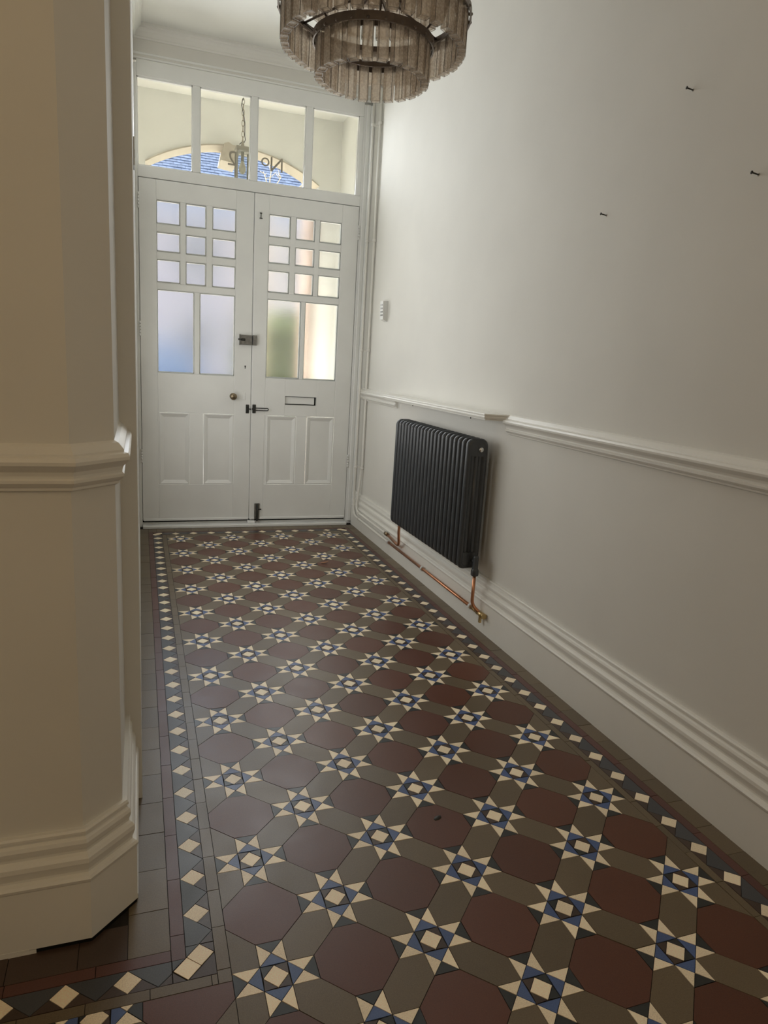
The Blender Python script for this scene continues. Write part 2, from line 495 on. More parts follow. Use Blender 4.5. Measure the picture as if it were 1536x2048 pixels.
# cornice over the door and along the side walls
CORN = [(0, 2.822), (.006, 2.822), (.008, 2.832), (.012, 2.834), (.014, 2.842), (.020, 2.856), (.030, 2.866), (.038, 2.869), (.040, 2.876), (.046, 2.878), (.047, ZC)]
b = MB().sweep(CORN, [(XL, -2.6), (XL, YD + .006), (XR, YD + .006), (XR, YB)]).build('trim_4', 'ceiling_paint')
tag(b, 'plaster cornice between the ceiling and the front wall', 'cornice', kind='structure')

# ------------------------------------------------------------------ tiled floor
PX = 0.157; PY = 0.157 * 1.02447
S_ = 1.0 / 6.0      # half width of the square inside a star, in units of the pitch
T_ = 0.5                   # reach of the star points
R1 = (T_ + S_) / 2         # notch on the axes
FX0 = -0.0785; FX1 = 6.5 * PX; FY1 = 0.5 * PY; FYB = -3.205; FYE = -5.6

floor = MB().box(XFL, XR, YB, 0.60, -0.10, -0.0016).build('floor', 'grout')
tag(floor, 'geometric tiled hall floor of eight-pointed stars and octagons', 'floor', kind='structure')

TILES = []   # (name, material, polygon)


def clip(poly, a, b, c):
    """keep a*x+b*y<=c"""
    out = []
    n = len(poly)
    for i in range(n):
        p, q = poly[i], poly[(i + 1) % n]
        dp = a * p[0] + b * p[1] - c; dq = a * q[0] + b * q[1] - c
        if dp <= 1e-9: out.append(p)
        if (dp < -1e-9 and dq > 1e-9) or (dp > 1e-9 and dq < -1e-9):
            t = dp / (dp - dq)
            out.append((p[0] + t * (q[0] - p[0]), p[1] + t * (q[1] - p[1])))
    res = []
    for p in out:
        if not res or (abs(p[0] - res[-1][0]) + abs(p[1] - res[-1][1])) > 1e-5: res.append(p)
    if len(res) > 1 and abs(res[0][0] - res[-1][0]) + abs(res[0][1] - res[-1][1]) < 1e-5: res.pop()
    return res


def area(p):
    return 0.5 * sum(p[i][0] * p[(i + 1) % len(p)][1] - p[(i + 1) % len(p)][0] * p[i][1] for i in range(len(p)))


def add_tile(name, m, poly):
    if len(poly) < 3: return
    if area(poly) < 0: poly = poly[::-1]
    if area(poly) < 4e-5: return
    TILES.append((name, m, poly))


def field_tile(name, m, poly):
    main = poly
    for (a, b_, c) in ((-1, 0, -FX0), (1, 0, FX1), (0, 1, FY1), (0, -1, -FYE)):
        main = clip(main, a, b_, c)
        if len(main) < 3: break
    if len(main) >= 3: add_tile(name, m, main)
    side = poly
    for (a, b_, c) in ((1, 0, FX0), (0, 1, FYB), (0, -1, -FYE), (-1, 0, 1.6)):
        side = clip(side, a, b_, c)
        if len(side) < 3: break
    if len(side) >= 3: add_tile(name, m, side)


def rot4(pts, k):
    for _ in range(k): pts = [(-y, x) for x, y in pts]
    return pts


for j in range(-1, 36):
    for i in range(-10, 8):
        if i < -1 and -j * PY > FYB + 0.2: continue
        cx, cy = i, -j
        W_ = lambda pts: [((cx + x) * PX, (cy + y) * PY) for x, y in pts]
        if (i + j) % 2 == 0:
            s, t, r1 = S_, T_, R1
            c = s * 0.93
            field_tile('star_centre_tile', 'tile_cream', W_([(c, 0), (0, c), (-c, 0), (0, -c)]))
            for k in range(4):
                field_tile('star_inner_tile', 'tile_brown' if (i * 3 + j + k) % 3 else 'tile_dark', W_(rot4([(c, 0), (s, s), (0, c)], k)))
                field_tile('blue_star_tile', 'tile_blue', W_(rot4([(s, -s), (r1, 0), (s, s)], k)))
                field_tile('star_point_tile', 'tile_cream', W_(rot4([(s, s), (r1, 0), (t, s)], k)))
                field_tile('star_point_tile', 'tile_cream', W_(rot4([(s, -s), (t, -s), (r1, 0)], k)))
                field_tile('dark_star_tile', 'tile_dark', W_(rot4([(r1, 0), (t, -s), (t, s)], k)))
            for sx in (1, -1):
                # elongated hexagon to the upper right / upper left neighbour
                hexa = [(s, s), (t, s), (1 - s, 1 - t), (1 - s, 1 - s), (1 - t, 1 - s), (s, t)]
                field_tile('grey_hexagon_tile', 'tile_grey', W_([(sx * x, y) for x, y in hexa]))
        else:
            a = 1 - T_; s = S_
            field_tile('red_octagon_tile', 'tile_red', W_([(a, -s), (a, s), (s, a), (-s, a), (-a, s), (-a, -s), (-s, -a), (s, -a)]))


def strip(name, m, x0, x1, y0, y1, L, along='y', phase=0.0):
    a, b_ = (y0, y1) if along == 'y' else (x0, x1)
    q = a + phase
    cuts = [a]
    while q < b_ - 0.004:
        if q > a + 0.004: cuts.append(q)
        q += L * random.uniform(0.96, 1.04)
    cuts.append(b_)
    for u, w in zip(cuts[:-1], cuts[1:]):
        if along == 'y': add_tile(name, m, [(x0, u), (x1, u), (x1, w), (x0, w)])
        else: add_tile(name, m, [(u, y0), (w, y0), (w, y1), (u, y1)])


def diamonds(c0, c1, n, inner, outer, along, lo, hi):
    """row of cream diamonds; dark triangles on the outer edge, small red ones on the inner edge"""
    pitch = (c1 - c0) / n
    half = abs(outer - inner) / 2; mid = (inner + outer) / 2
    P = (lambda u, w: (w, u)) if along == 'y' else (lambda u, w: (u, w))

    def put(nm, m, pts):
        q = [P(u, w) for u, w in pts]
        ax = 1 if along == 'y' else 0
        a, b_ = [0, 0], None
        v = [0, 0]; v[ax] = 1
        q = clip(q, v[0], v[1], hi); 
        if len(q) > 2: q = clip(q, -v[0], -v[1], -lo)
        if len(q) > 2: add_tile(nm, m, q)
    h = min(half, pitch * 0.24)
    for k in range(-1, n + 2):
        c = c0 + k * pitch
        put('border_diamond_tile', 'tile_cream', [(c - h, mid), (c, outer), (c + h, mid), (c, inner)])
        m_ = c + pitch / 2; n_ = c + pitch
        put('border_dark_tile', 'tile_slate', [(c, outer), (c + h, mid), (m_, inner), (n_ - h, mid), (n_, outer)])
        put('border_red_triangle', 'tile_brown', [(c, inner), (c + h, mid), (m_, inner)])
        put('border_red_triangle', 'tile_brown', [(m_, inner), (n_ - h, mid), (n_, inner)])


# left border
strip('border_strip_tile', 'tile_grey', -0.104, FX0, FYB, 0.1055, 0.105, 'y', 0.03)
strip('border_red_strip', 'tile_border_red', -0.184, -0.157, -3.132, 0.183, 0.155, 'y', 0.06)
strip('margin_tile', 'tile_grey', -0.262, -0.184, -3.106, 0.262, 0.125, 'y', 0.11)
diamonds(-3.129, 0.131, 31, -0.104, -0.157, 'y', -3.105, 0.105)
# the corner where the border turns into the side hall
d_ = 0.0255
for cx, cy in ((-0.1305, -3.130), (-0.1305 - d_, -3.130 - d_)):
    add_tile('border_diamond_tile', 'tile_cream', [(cx - d_, cy), (cx, cy - d_), (cx + d_, cy), (cx, cy + d_)])
add_tile('border_dark_tile', 'tile_slate', [(-0.157, -3.105), (-0.157, -3.130), (-0.1305, -3.1045)])
add_tile('border_red_triangle', 'tile_brown', [(-0.104, -3.105), (-0.130, -3.105), (-0.104, -3.130)])
add_tile('border_red_triangle', 'tile_brown', [(-0.104, -3.131), (-0.104, -3.182), (-0.155, -3.182)])
add_tile('border_dark_tile', 'tile_slate', [(-0.183, -3.1555), (-0.183, -3.132), (-0.158, -3.132)])
add_tile('border_red_triangle', 'tile_brown', [(-0.183, -3.157), (-0.183, -3.182), (-0.158, -3.182)])
strip('border_strip_tile', 'tile_grey', -1.6, -0.104, FYB, -3.182, 0.105, 'x', 0.02)
diamonds(-1.4186, -0.1560, 12, -3.182, -3.132, 'x', -1.6, -0.1835)
strip('border_red_strip', 'tile_border_red', -1.6, -0.184, -3.132, -3.106, 0.155, 'x', 0.05)
strip('margin_tile', 'tile_brown', -1.6, -0.262, -3.106, -3.02, 0.12, 'x', 0.05)
# right border
strip('border_strip_tile', 'tile_grey', FX1, 1.042, FYE, 0.1055, 0.105, 'y', 0.07)
strip('border_red_strip', 'tile_border_red', 1.095, 1.121, FYE, 0.183, 0.155, 'y', 0.02)
strip('margin_tile', 'tile_grey', 1.121, 1.200, FYE, 0.262, 0.104, 'y', 0.02)
diamonds(-5.354, 0.131, 52, 1.042, 1.095, 'y', FYE, 0.105)
# border along the threshold
strip('border_strip_tile', 'tile_grey', FX0, FX1, FY1, 0.1055, 0.105, 'x', 0.02)
strip('border_red_strip', 'tile_border_red', -0.157, 1.095, 0.157, 0.183, 0.155, 'x', 0.06)
strip('margin_tile', 'tile_grey', -0.184, 1.121, 0.183, 0.262, 0.104, 'x', 0.05)
diamonds(-0.131, 1.068, 11, 0.1055, 0.157, 'x', -0.104, 1.042)
for sx, x0 in ((1, -0.1305), (-1, 1.0685)):
    for q in (-1, 1):
        cx = x0 + sx * q * d_ * 0.5; cy = 0.1313 + q * d_ * 0.5
        e = d_ * 0.5
        add_tile('border_diamond_tile', 'tile_cream', [(cx - sx * e * 2 * 0.98, cy), (cx, cy - e * 2 * 0.98), (cx + sx * e * 2 * 0.98, cy), (cx, cy + e * 2 * 0.98)])

# tiles that show largest are objects of their own (past 300 of a kind the rest is joined)
TCACHE = {}


def inset(poly, g):
    n = len(poly); out = []
    for i in range(n):
        p0 = Vector(poly[i - 1]); p1 = Vector(poly[i]); p2 = Vector(poly[(i + 1) % n])
        d1 = (p1 - p0).normalized(); d2 = (p2 - p1).normalized()
        n1 = Vector((-d1.y, d1.x)); n2 = Vector((-d2.y, d2.x))
        q = n1 + n2
        den = max(0.35, q.dot(n1))
        out.append(tuple(p1 + q / den * g))
    return out


def seen(poly):
    cx = sum(p[0] for p in poly) / len(poly); cy = sum(p[1] for p in poly) / len(poly)
    if cx < XL - 0.02 and cy > -3.03: return 0, 0
    us = []
    for p in poly:
        q = to_px((p[0], p[1], 0))
        if q is None: return 0, 0
        us.append(q)
    x0 = min(u[0] for u in us); x1 = max(u[0] for u in us); y0 = min(u[1] for u in us); y1 = max(u[1] for u in us)
    if x1 < 0 or x0 > 1536 or y1 < 0 or y0 > 2048: return 0, 0
    return abs(area(us)), max(x1 - x0, y1 - y0)


by = {}
for tname, m, poly in TILES:
    by.setdefault(tname, []).append((m, poly) + seen(poly))
for tname, L in by.items():
    L.sort(key=lambda e: -e[2])
    rest = []
    for k, (m, poly, ar, span) in enumerate(L):
        if k >= 300 or span < 9 or ar < 12:
            rest.append((m, poly)); continue
        cx = sum(p[0] for p in poly) / len(poly); cy = sum(p[1] for p in poly) / len(poly)
        loc = [(p[0] - cx, p[1] - cy) for p in poly]
        key = (m, tuple((round(a, 4), round(b_, 4)) for a, b_ in loc))
        if key in TCACHE:
            o = TCACHE[key].copy(); COL.objects.link(o); o.name = tname
        else:
            o = MB().prism(inset(loc, 0.0007), -0.004, 0.0).build(tname, m)
            TCACHE[key] = o
        o.parent = floor
        o.location = (cx, cy, random.uniform(-0.00035, 0.00035))
        o.rotation_euler = (random.uniform(-.0025, .0025), random.uniform(-.0025, .0025), 0)
    if rest:
        mats = sorted(set(r[0] for r in rest)); g = MB()
        for m, poly in rest:
            dz = random.uniform(-0.0003, 0.0003)
            g.prism(inset(poly, 0.0007), -0.004, dz, mats.index(m))
        o = g.build(tname + 's_remaining', mats, floor); o['kind'] = 'stuff'

# ------------------------------------------------------------------ front doors
YF = YD; YK = YD + 0.044


def make_leaf(name, xa, xb, sx0, sx1, cols, lows, panels, letter):
    root = empty(name, ((xa + xb) / 2, YD + 0.02, 0.04))
    off = Vector(root.location)

    def put(mb, nm, m, par=None):
        o = mb.build(nm, m)
        o.parent = par or root
        if par is None:
            o.location = -off
        return o
    rows = [(1.855, 1.990), (1.698, 1.812), (1.521, 1.657)]
    B = 0.0025
    put(MB().bbox(xa, sx0, YF, YK, 0.042, 2.100, B), 'stile', 'door_paint')
    put(MB().bbox(sx1, xb, YF, YK, 0.042, 2.100, B), 'stile', 'door_paint')
    put(MB().bbox(sx0, sx1, YF, YK, 1.990, 2.100, B), 'rail', 'door_paint')
    put(MB().bbox(sx0, sx1, YF + .001, YK, 1.812, 1.855, B), 'glazing_bar', 'door_paint')
    put(MB().bbox(sx0, sx1, YF + .001, YK, 1.657, 1.698, B), 'glazing_bar', 'door_paint')
    put(MB().bbox(sx0, sx1, YF, YK, 1.483, 1.521, B), 'rail', 'door_paint')
    put(MB().bbox(sx0, sx1, YF, YK, 0.042, 0.281, B), 'rail', 'door_paint')
    if letter:
        lx0, lx1, lz0, lz1 = letter
        g = MB().bbox(sx0, lx0, YF, YK, 0.742, 0.985, B).bbox(lx1, sx1, YF, YK, 0.742, 0.985, B)
        g.box(lx0 - .001, lx1 + .001, YF + .0004, YK, lz1, 0.984).box(lx0 - .001, lx1 + .001, YF + .0004, YK, 0.743, lz0)
        put(g, 'rail', 'door_paint')
        fl = put(MB().bbox(lx0 + .003, lx1 - .012, YF + .012, YF + .020, lz0 + .006, lz1 - .004, .002), 'letter_flap', 'door_paint')
        bk = MB().box(lx0, lx1, YF + .026, YK - .004, lz0, lz1)
        put(bk, 'letter_slot_shade', 'gap_shade_black')  # black backing painted in as the shadow around the recessed flap
        fr = MB()
        for (a0, a1, c0, c1) in ((lx0 - .006, lx1 + .006, lz1, lz1 + .005), (lx0 - .006, lx1 + .006, lz0 - .005, lz0), (lx0 - .006, lx0, lz0, lz1), (lx1, lx1 + .006, lz0, lz1)):
            fr.box(a0, a1, YF - .0012, YF + .004, c0, c1)
        put(fr, 'letter_frame', 'door_paint')
    else:
        put(MB().bbox(sx0, sx1, YF, YK, 0.742, 0.985, B), 'rail', 'door_paint')
    # small panes
    for k in range(2):
        put(MB().bbox(cols[k][1], cols[k + 1][0], YF + .0005, YK, 1.521, 1.990, B), 'glazing_bar', 'door_paint')
    put(MB().bbox(lows[0][1], lows[1][0], YF + .0005, YK, 0.985, 1.483, B), 'glazing_bar', 'door_paint')
    cells = [(c[0], c[1], r[0], r[1]) for r in rows for c in cols] + [(l[0], l[1], 0.985, 1.483) for l in lows]
    for (x0, x1, z0, z1) in cells:
        g = MB(); rr = 0.010
        pts = []
        for (cx, cz, a0) in ((x1 - rr, z1 - rr, 0), (x0 + rr, z1 - rr, 90), (x0 + rr, z0 + rr, 180), (x1 - rr, z0 + rr, 270)):
            for k in range(4):
                an = math.radians(a0 + 30 * k)
                pts.append((cx + rr * math.cos(an), cz + rr * math.sin(an)))
        p = MB().box(x0 - .003, x1 + .003, YF + .009, YF + .012, z0 - .003, z1 + .003)
        pane = put(p, 'pane', 'frosted_glass')
        # rounded bead in front of the glass, and the putty line behind it
        out_ = [(x1, z1), (x0, z1), (x0, z0), (x1, z0)]
        bd = MB(); n = len(pts)
        vs = []; fs = []
        for q in range(4):
            arc = pts[q * 4:q * 4 + 4]; c = out_[q]
            for k in range(3):
                o0 = len(vs)
                vs += [(c[0], YF + .004, c[1]), (arc[k][0], YF + .004, arc[k][1]), (arc[k + 1][0], YF + .004, arc[k + 1][1])]
                fs.append((o0, o0 + 1, o0 + 2))
                vs += [(arc[k][0], YF + .009, arc[k][1]), (arc[k + 1][0], YF + .009, arc[k + 1][1])]
                fs.append((o0 + 1, o0 + 3, o0 + 4, o0 + 2))
        bd._add(vs, fs)
        w = 0.006
        for (a0, a1, c0, c1) in ((x0, x1, z1 - w, z1), (x0, x1, z0, z0 + w * 1.6), (x0, x0 + w, z0, z1), (x1 - w, x1, z0, z1)):
            bd.box(a0, a1, YF + .0125, YF + .034, c0, c1)
        put(bd, 'bead', 'door_paint', pane)
    # lower panels with bolection mouldings
    for (x0, x1) in panels:
        g = MB()
        z0, z1 = 0.281, 0.742
        prof = [(0, 0.000), (0.003, -0.0028), (0.008, -0.0028), (0.014, 0.0012), (0.022, 0.0055), (0.028, 0.0095), (0.034, 0.0095)]
        for k in range(len(prof) - 1):
            a, ya = prof[k]; c, yc = prof[k + 1]
            q0 = [(x0 + a, z0 + a), (x1 - a, z0 + a), (x1 - a, z1 - a), (x0 + a, z1 - a)]
            q1 = [(x0 + c, z0 + c), (x1 - c, z0 + c), (x1 - c, z1 - c), (x0 + c, z1 - c)]
            for e in range(4):
                f = (e + 1) % 4
                g._add([(q0[e][0], YF + ya, q0[e][1]), (q0[f][0], YF + ya, q0[f][1]), (q1[f][0], YF + yc, q1[f][1]), (q1[e][0], YF + yc, q1[e][1])], [(0, 1, 2, 3)])
        pn = put(MB().box(x0 + .030, x1 - .030, YF + .0094, YF + .030, z0 + .030, z1 - .030), 'panel', 'door_paint')
        put(g, 'panel_moulding', 'door_paint', pn)
    # fill beside the panels so that stile and muntin meet the mouldings
    (a0, a1), (b0, b1) = panels
    put(MB().bbox(a1, b0, YF + .0004, YK, 0.281, 0.742, .002), 'muntin', 'door_paint')
    g = MB()
    if a0 > sx0: g.box(sx0, a0, YF + .0003, YK, 0.281, 0.742)
    if b1 < sx1: g.box(b1, sx1, YF + .0003, YK, 0.281, 0.742)
    if g.v: put(g, 'stile_edge', 'door_paint')
    put(MB().bbox(xa + .004, xb - .004, YF - .006, YF + .01, 0.040, 0.056, .003), 'weather_bar', 'door_paint')
    return root, put


leaf1, put1 = make_leaf('door_1', -0.214, 0.4595, -0.1165, 0.3525,
                        [(-0.1165, 0.021), (0.052, 0.174), (0.209, 0.3525)], [(-0.1165, 0.104), (0.135, 0.3525)], [(-0.111, 0.076), (0.161, 0.3525)], None)
tag(leaf1, 'grey-white half-glazed front door leaf with brass knob, hinged on the pillar side', 'door', kind='structure')
leaf2, put2 = make_leaf('door_2', 0.4625, 1.134, 0.553, 1.025,
                        [(0.553, 0.691), (0.724, 0.850), (0.879, 1.025)], [(0.553, 0.775), (0.800, 1.025)], [(0.565, 0.764), (0.836, 1.025)], (0.685, 0.898, 0.817, 0.873))
tag(leaf2, 'grey-white half-glazed front door leaf with letter slot, on the radiator side', 'door', kind='structure')

# hardware on the door leaves
k = MB().lathe([(0, -.052), (.012, -.051), (.0205, -.045), (.0225, -.038), (.019, -.028), (.011, -.022), (.010, -.010), (.019, -.006), (.020, 0)], (0.344, YF, 0.859), (0, 1, 0))
put1(k, 'door_knob', 'old_brass')['label'] = 'round aged brass door knob'
put1(MB().bbox(0.405, 0.427, YF - .004, YF + .002, 0.838, 0.886, .002), 'escutcheon', 'door_paint')
put1(MB().lathe([(0, -.0022), (.0045, -.0022), (.0045, 0)], (0.420, YF, 1.053), (0, 1, 0), 12).box(.418, .422, YF - .0022, YF, 1.038, 1.052), 'keyhole', 'gap_shade_black')
g = MB().bbox(0.385, 0.4585, YF - .022, YF, 1.187, 1.248, .002).box(0.379, 0.385, YF - .025, YF, 1.185, 1.251)
lk = put1(g, 'rim_lock', 'steel'); lk['label'] = 'steel rim lock'
put1(MB().tube([(0.372, YF - .020, 1.219), (0.392, YF - .026, 1.219)], .006, 10).bbox(.392, .414, YF - .030, YF - .022, 1.211, 1.226, .002), 'lock_snib', 'dark_iron', lk)
put2(MB().bbox(0.4635, 0.490, YF - .024, YF, 1.187, 1.250, .002), 'lock_keep', 'steel')
g = MB()
for k in (0.765, 0.779, 0.795):
    g.lathe([(0, -.006), (.006, -.005), (.0085, 0)], (0.438, YF, k), (0, 1, 0), 12)
g.bbox(0.428, 0.449, YF - .005, YF, 0.752, 0.809, .0022).tube([(0.440, YF - .006, .781), (0.4595, YF - .018, .781)], .004, 8)
put1(g, 'guard_plate', 'dark_iron')
g = MB().bbox(0.471, 0.493, YF - .006, YF, 0.754, 0.811, .0025)
pts = []
for (cx, a0) in ((0.566, -90), (0.476, 90)):
    for q in range(7):
        an = math.radians(a0 + 30 * q)
        pts.append((cx + .0075 * math.cos(an) * (1 if a0 < 0 else 1), YF - .016, 0.782 + .0075 * math.sin(an)))
g.tube(pts, .0028, 8, closed=True)
g.lathe([(0, -.020), (.007, -.019), (.008, 0)], (0.482, YF, .782), (0, 1, 0), 12)
put2(g, 'swing_guard', 'dark_iron')['label'] = 'dark metal swing-bar door guard'
g = MB().bbox(0.496, 0.531, YF - .010, YF, 0.040, 0.152, .002)
bb = put2(g, 'floor_bolt', 'steel')
put2(MB().tube([(0.5135, YF - .016, 0.030), (0.5135, YF - .016, 0.148)], .007, 10).tube([(.52, YF - .018, .113), (.540, YF - .024, .113)], .0045, 8), 'bolt_bar', 'dark_iron', bb)
g = MB().bbox(0.4995, 0.5035, YF - .006, YF, 1.956, 1.990, .001).box(.493, .511, YF - .005, YF, 1.955, 1.959).box(.4945, .5075, YF - .005, YF, 1.984, 1.989)
put2(g, 'top_bolt_mark', 'dark_iron')
for z in (1.93, 1.20, 0.42):
    g = MB()
    for q in range(5): g.tube([(-0.2165, YF - .003, z + q * .018), (-0.2165, YF - .003, z + q * .018 + .016)], .0055, 8)
    put1(g, 'hinge', 'door_paint')
for z in (1.90, 0.40):
    g = MB()
    for q in range(5): g.tube([(1.137, YF - .003, z + q * .018), (1.137, YF - .003, z + q * .018 + .016)], .0055, 8)
    put2(g, 'hinge', 'door_paint')

# frame, threshold and transom window
fr = empty('trim_5', (0.48, YD, 0))
tag(fr, 'painted door frame and threshold around the double front door', 'door frame', kind='structure')


def putf(mb, nm, m='door_paint', par=fr):
    o = mb.build(nm, m); o.parent = par; o.location = -Vector(par.location); return o


putf(MB().bbox(XL, -0.217, YD - .002, 0.40, 0.0, 2.70, .002), 'jamb')
putf(MB().bbox(1.137, XR, YD - .002, 0.40, 0.0, 2.70, .002), 'jamb')
putf(MB().box(-0.217, -0.196, YK + .001, 0.45, 0.0, 2.12).box(1.112, 1.137, YK + .001, 0.45, 0.0, 2.12).box(-0.217, 1.137, YK + .001, 0.45, 2.08, 2.12), 'door_stop')
putf(MB().bbox(1.150, 1.176, YD - .016, YD, 0.02, 2.70, .004).bbox(1.176, 1.190, YD - .022, YD, 0.02, 2.70, .004), 'architrave')
putf(MB().bbox(-0.216, 1.136, YD - .052, 0.46, -0.002, 0.017, .003).box(-0.216, 1.136, YD + .020, 0.44, 0.016, 0.026), 'threshold')
putf(MB().box(-0.216, 1.136, YD + .030, 0.42, 0.026, 0.0405), 'draught_gap_shade', 'gap_shade_black')  # solid black bar standing in for the dark under the doors
putf(MB().bbox(0.450, 0.500, YD - .030, YD + .02, 0.016, 0.034, .004), 'bolt_block')
for z, d in ((2.722, .003), (2.745, .004)):
    putf(MB().bbox(XL, XR, YD + .006 - d, YD + .012, z, z + .012, .002), 'head_moulding')

win = empty('window_1', (0.448, YD + .02, 2.105))
tag(win, 'four-light transom window above the front doors with mirrored house number', 'window', kind='structure')
putw = lambda mb, nm, m='door_paint', par=win: putf(mb, nm, m, par)
putw(MB().bbox(-0.217, 1.137, YD, 0.375, 2.1035, 2.166, .0025), 'transom_rail')
putw(MB().bbox(-0.217, 1.137, YD, 0.352, 2.634, 2.72, .0025), 'head_rail')
TP = [(-0.2165, 0.092), (0.1335, 0.431), (0.471, 0.768), (0.811, 1.109)]
for a, c in ((0.092, 0.1335), (0.431, 0.471), (0.768, 0.811), (1.109, 1.137)):
    putw(MB().bbox(a, c, YD, 0.358, 2.166, 2.634, .0025), 'mullion')
panes = []
for a, c in TP:
    p_ = putw(MB().box(a - .003, c + .003, YD + .030, YD + .033, 2.163, 2.637), 'pane', 'clear_glass')
    panes.append(p_)
    bd = MB(); w = .008
    for (x0, x1, z0, z1) in ((a, c, 2.634 - w, 2.634), (a, c, 2.166, 2.166 + w * .6), (a, a + w * .7, 2.166, 2.634), (c - w * .7, c, 2.166, 2.634)):
        bd.box(x0, x1, YD + .006, YD + .030, z0, z1)
    b_ = bd.build('bead', 'door_paint'); b_.parent = p_


def letter(ch, x, z, h, pane):
    cu = bpy.data.curves.new('letter', 'FONT'); cu.body = ch; cu.size = h * 1.4; cu.align_x = 'CENTER'; cu.extrude = 0.0004
    tmp = bpy.data.objects.new('letter', cu); COL.objects.link(tmp)
    bpy.context.view_layer.update()
    me = bpy.data.meshes.new_from_object(tmp)
    bpy.data.objects.remove(tmp)
    me.materials.append(MATS['letter'])
    o = bpy.data.objects.new('letter', me); COL.objects.link(o)
    # lettering is applied to be read from the street, so it is mirrored from inside
    o.rotation_euler = (math.pi / 2, 0, math.pi)
    o.location = (x, YD + .0337, z)
    o.parent = pane
    return o


letter('N', 0.597, 2.243, 0.085, panes[2])
letter('o', 0.527, 2.268, 0.075, panes[2])
letter('2', 0.327, 2.243, 0.085, panes[1])

# ------------------------------------------------------------------ radiator
XF = 1.065; XBK = 1.165; RY0 = -0.79; RY1 = -1.678; RZ0 = 0.272; RZ1 = 0.842
rad = empty('column_radiator', ((XF + XBK) / 2, (RY0 + RY1) / 2, RZ0))
tag(rad, 'anthracite column radiator hung on the right wall under the shelf', 'radiator')
NS = 21
pitch = (RY0 - RY1 - 0.030) / (NS - 1)
sec = MB()
hw = (XBK - XF) / 2; hh = (RZ1 - RZ0)
r = .0145


def rrect(x0, x1, z0, z1, rc, n=5):
    pts = []
    for (cx, cz, a0) in ((x1 - rc, z1 - rc, 0), (x0 + rc, z1 - rc, 90), (x0 + rc, z0 + rc, 180), (x1 - rc, z0 + rc, 270)):
        for q in range(n + 1):
            an = math.radians(a0 + 90 * q / n)
            pts.append((cx + rc * math.cos(an), 0, cz + rc * math.sin(an)))
    return pts


sec.tube(rrect(-hw + r, hw - r, r, hh - r, .017), r, 12, closed=True)
sec.tube([(0, 0, r), (0, 0, hh - r)], r * .92, 10)
sec.box(-hw + r, hw - r, -.006, .006, r, hh - r)
sec.box(-hw + r, hw - r, -.013, .013, .008, .075).box(-hw + r, hw - r, -.013, .013, hh - .075, hh - .008)
s0 = sec.build('radiator_section', 'radiator_paint', rad)
for q in range(NS):
    o = s0 if q == 0 else inst(s0, 'radiator_section', rad)
    o.location = (0, (RY0 - .015 - q * pitch) - rad.location.y, 0)
base = Vector(rad.location)


def putr(mb, nm, m):
    o = mb.build(nm, m, rad); o.location = -base; return o


xm = 1.128
putr(MB().tube([(xm, RY0 - .01, RZ1 - .045), (xm, RY1 + .01, RZ1 - .045)], .012, 10), 'header_tube', 'radiator_paint')
putr(MB().tube([(xm, RY0 - .01, RZ0 + .045), (xm, RY1 + .01, RZ0 + .045)], .012, 10), 'header_tube', 'radiator_paint')
putr(MB().lathe([(0, -.006), (.0095, -.006), (.0115, -.003), (.0115, .006)], (1.128, RY1 - .001, RZ1 - .046), (0, 1, 0), 8), 'bleed_plug', 'chrome')['label'] = 'chrome hexagonal bleed plug'
g = MB().lathe([(0, .058), (.010, .056), (.0125, .048), (.0125, .0), (.014, -.004), (.017, -.010), (.017, -.030), (.013, -.034), (0, -.034)], (1.135, RY1 - .028, RZ0 + .012), (0, 0, 1), 14)
g.tube([(1.135, RY1 - .028, RZ0 + .04), (1.135, RY1 + .01, RZ0 + .04)], .010, 10)
putr(g, 'radiator_valve', 'radiator_paint')
for y in (-1.0, -1.45):
    putr(MB().bbox(XBK - .02, XR, y - .012, y + .012, 0.70, 0.73, .002), 'wall_bracket', 'radiator_paint')

# ------------------------------------------------------------------ pipes in the corner and along the skirting
PA = empty('heating_pipe', (1.155, 0.2, 0))
tag(PA, 'heating pipe nearest the door frame, white down the corner then copper along skirting', 'pipe')
PB = empty('heating_pipe', (1.185, 0.15, 0))
tag(PB, 'white heating pipe in the corner, hugging the right wall, feeding the far radiator end', 'pipe')


def putp(mb, nm, m, par):
    o = mb.build(nm, m, par); o.location = -Vector(par.location); return o


def bend(p0, p1, p2, r, n=6):
    """round the corner p1 with radius r"""
    p0, p1, p2 = map(Vector, (p0, p1, p2))
    a = (p0 - p1).normalized(); c = (p2 - p1).normalized()
    s = p1 + a * r; e = p1 + c * r
    return [tuple((1 - t) ** 2 * s + 2 * t * (1 - t) * p1 + t * t * e) for t in [q / n for q in range(n + 1)]]


pr = .0078
xa_, ya_ = 1.163, 0.205
za = 0.088; xp = 1.160
pa = [(xa_, ya_, ZC)] + [(xa_, ya_, 0.5)] + bend((xa_, ya_, .5), (xa_, ya_, za), (xp, -0.5, za), .07) + [(xp, -0.535, za)]
putp(MB().tube(pa, pr, 10), 'painted_pipe', 'trim_paint', PA)
putp(MB().tube([(xp, -0.535, za), (xp, -1.735, za)], pr, 12), 'copper_pipe', 'copper', PA)
xb_, yb_ = 1.192, 0.150
zb = 0.126; xp2 = 1.162
pb = [(xb_, yb_, ZC), (xb_, yb_, 0.45)] + bend((xb_, yb_, .45), (xp2, yb_, zb), (xp2, -0.4, zb), .07) + [(xp2, -0.480, zb)]
putp(MB().tube(pb, pr, 10), 'painted_pipe', 'trim_paint', PB)
far = [(1.128, -0.805, RZ0 + .02), (1.128, -0.805, .215)]
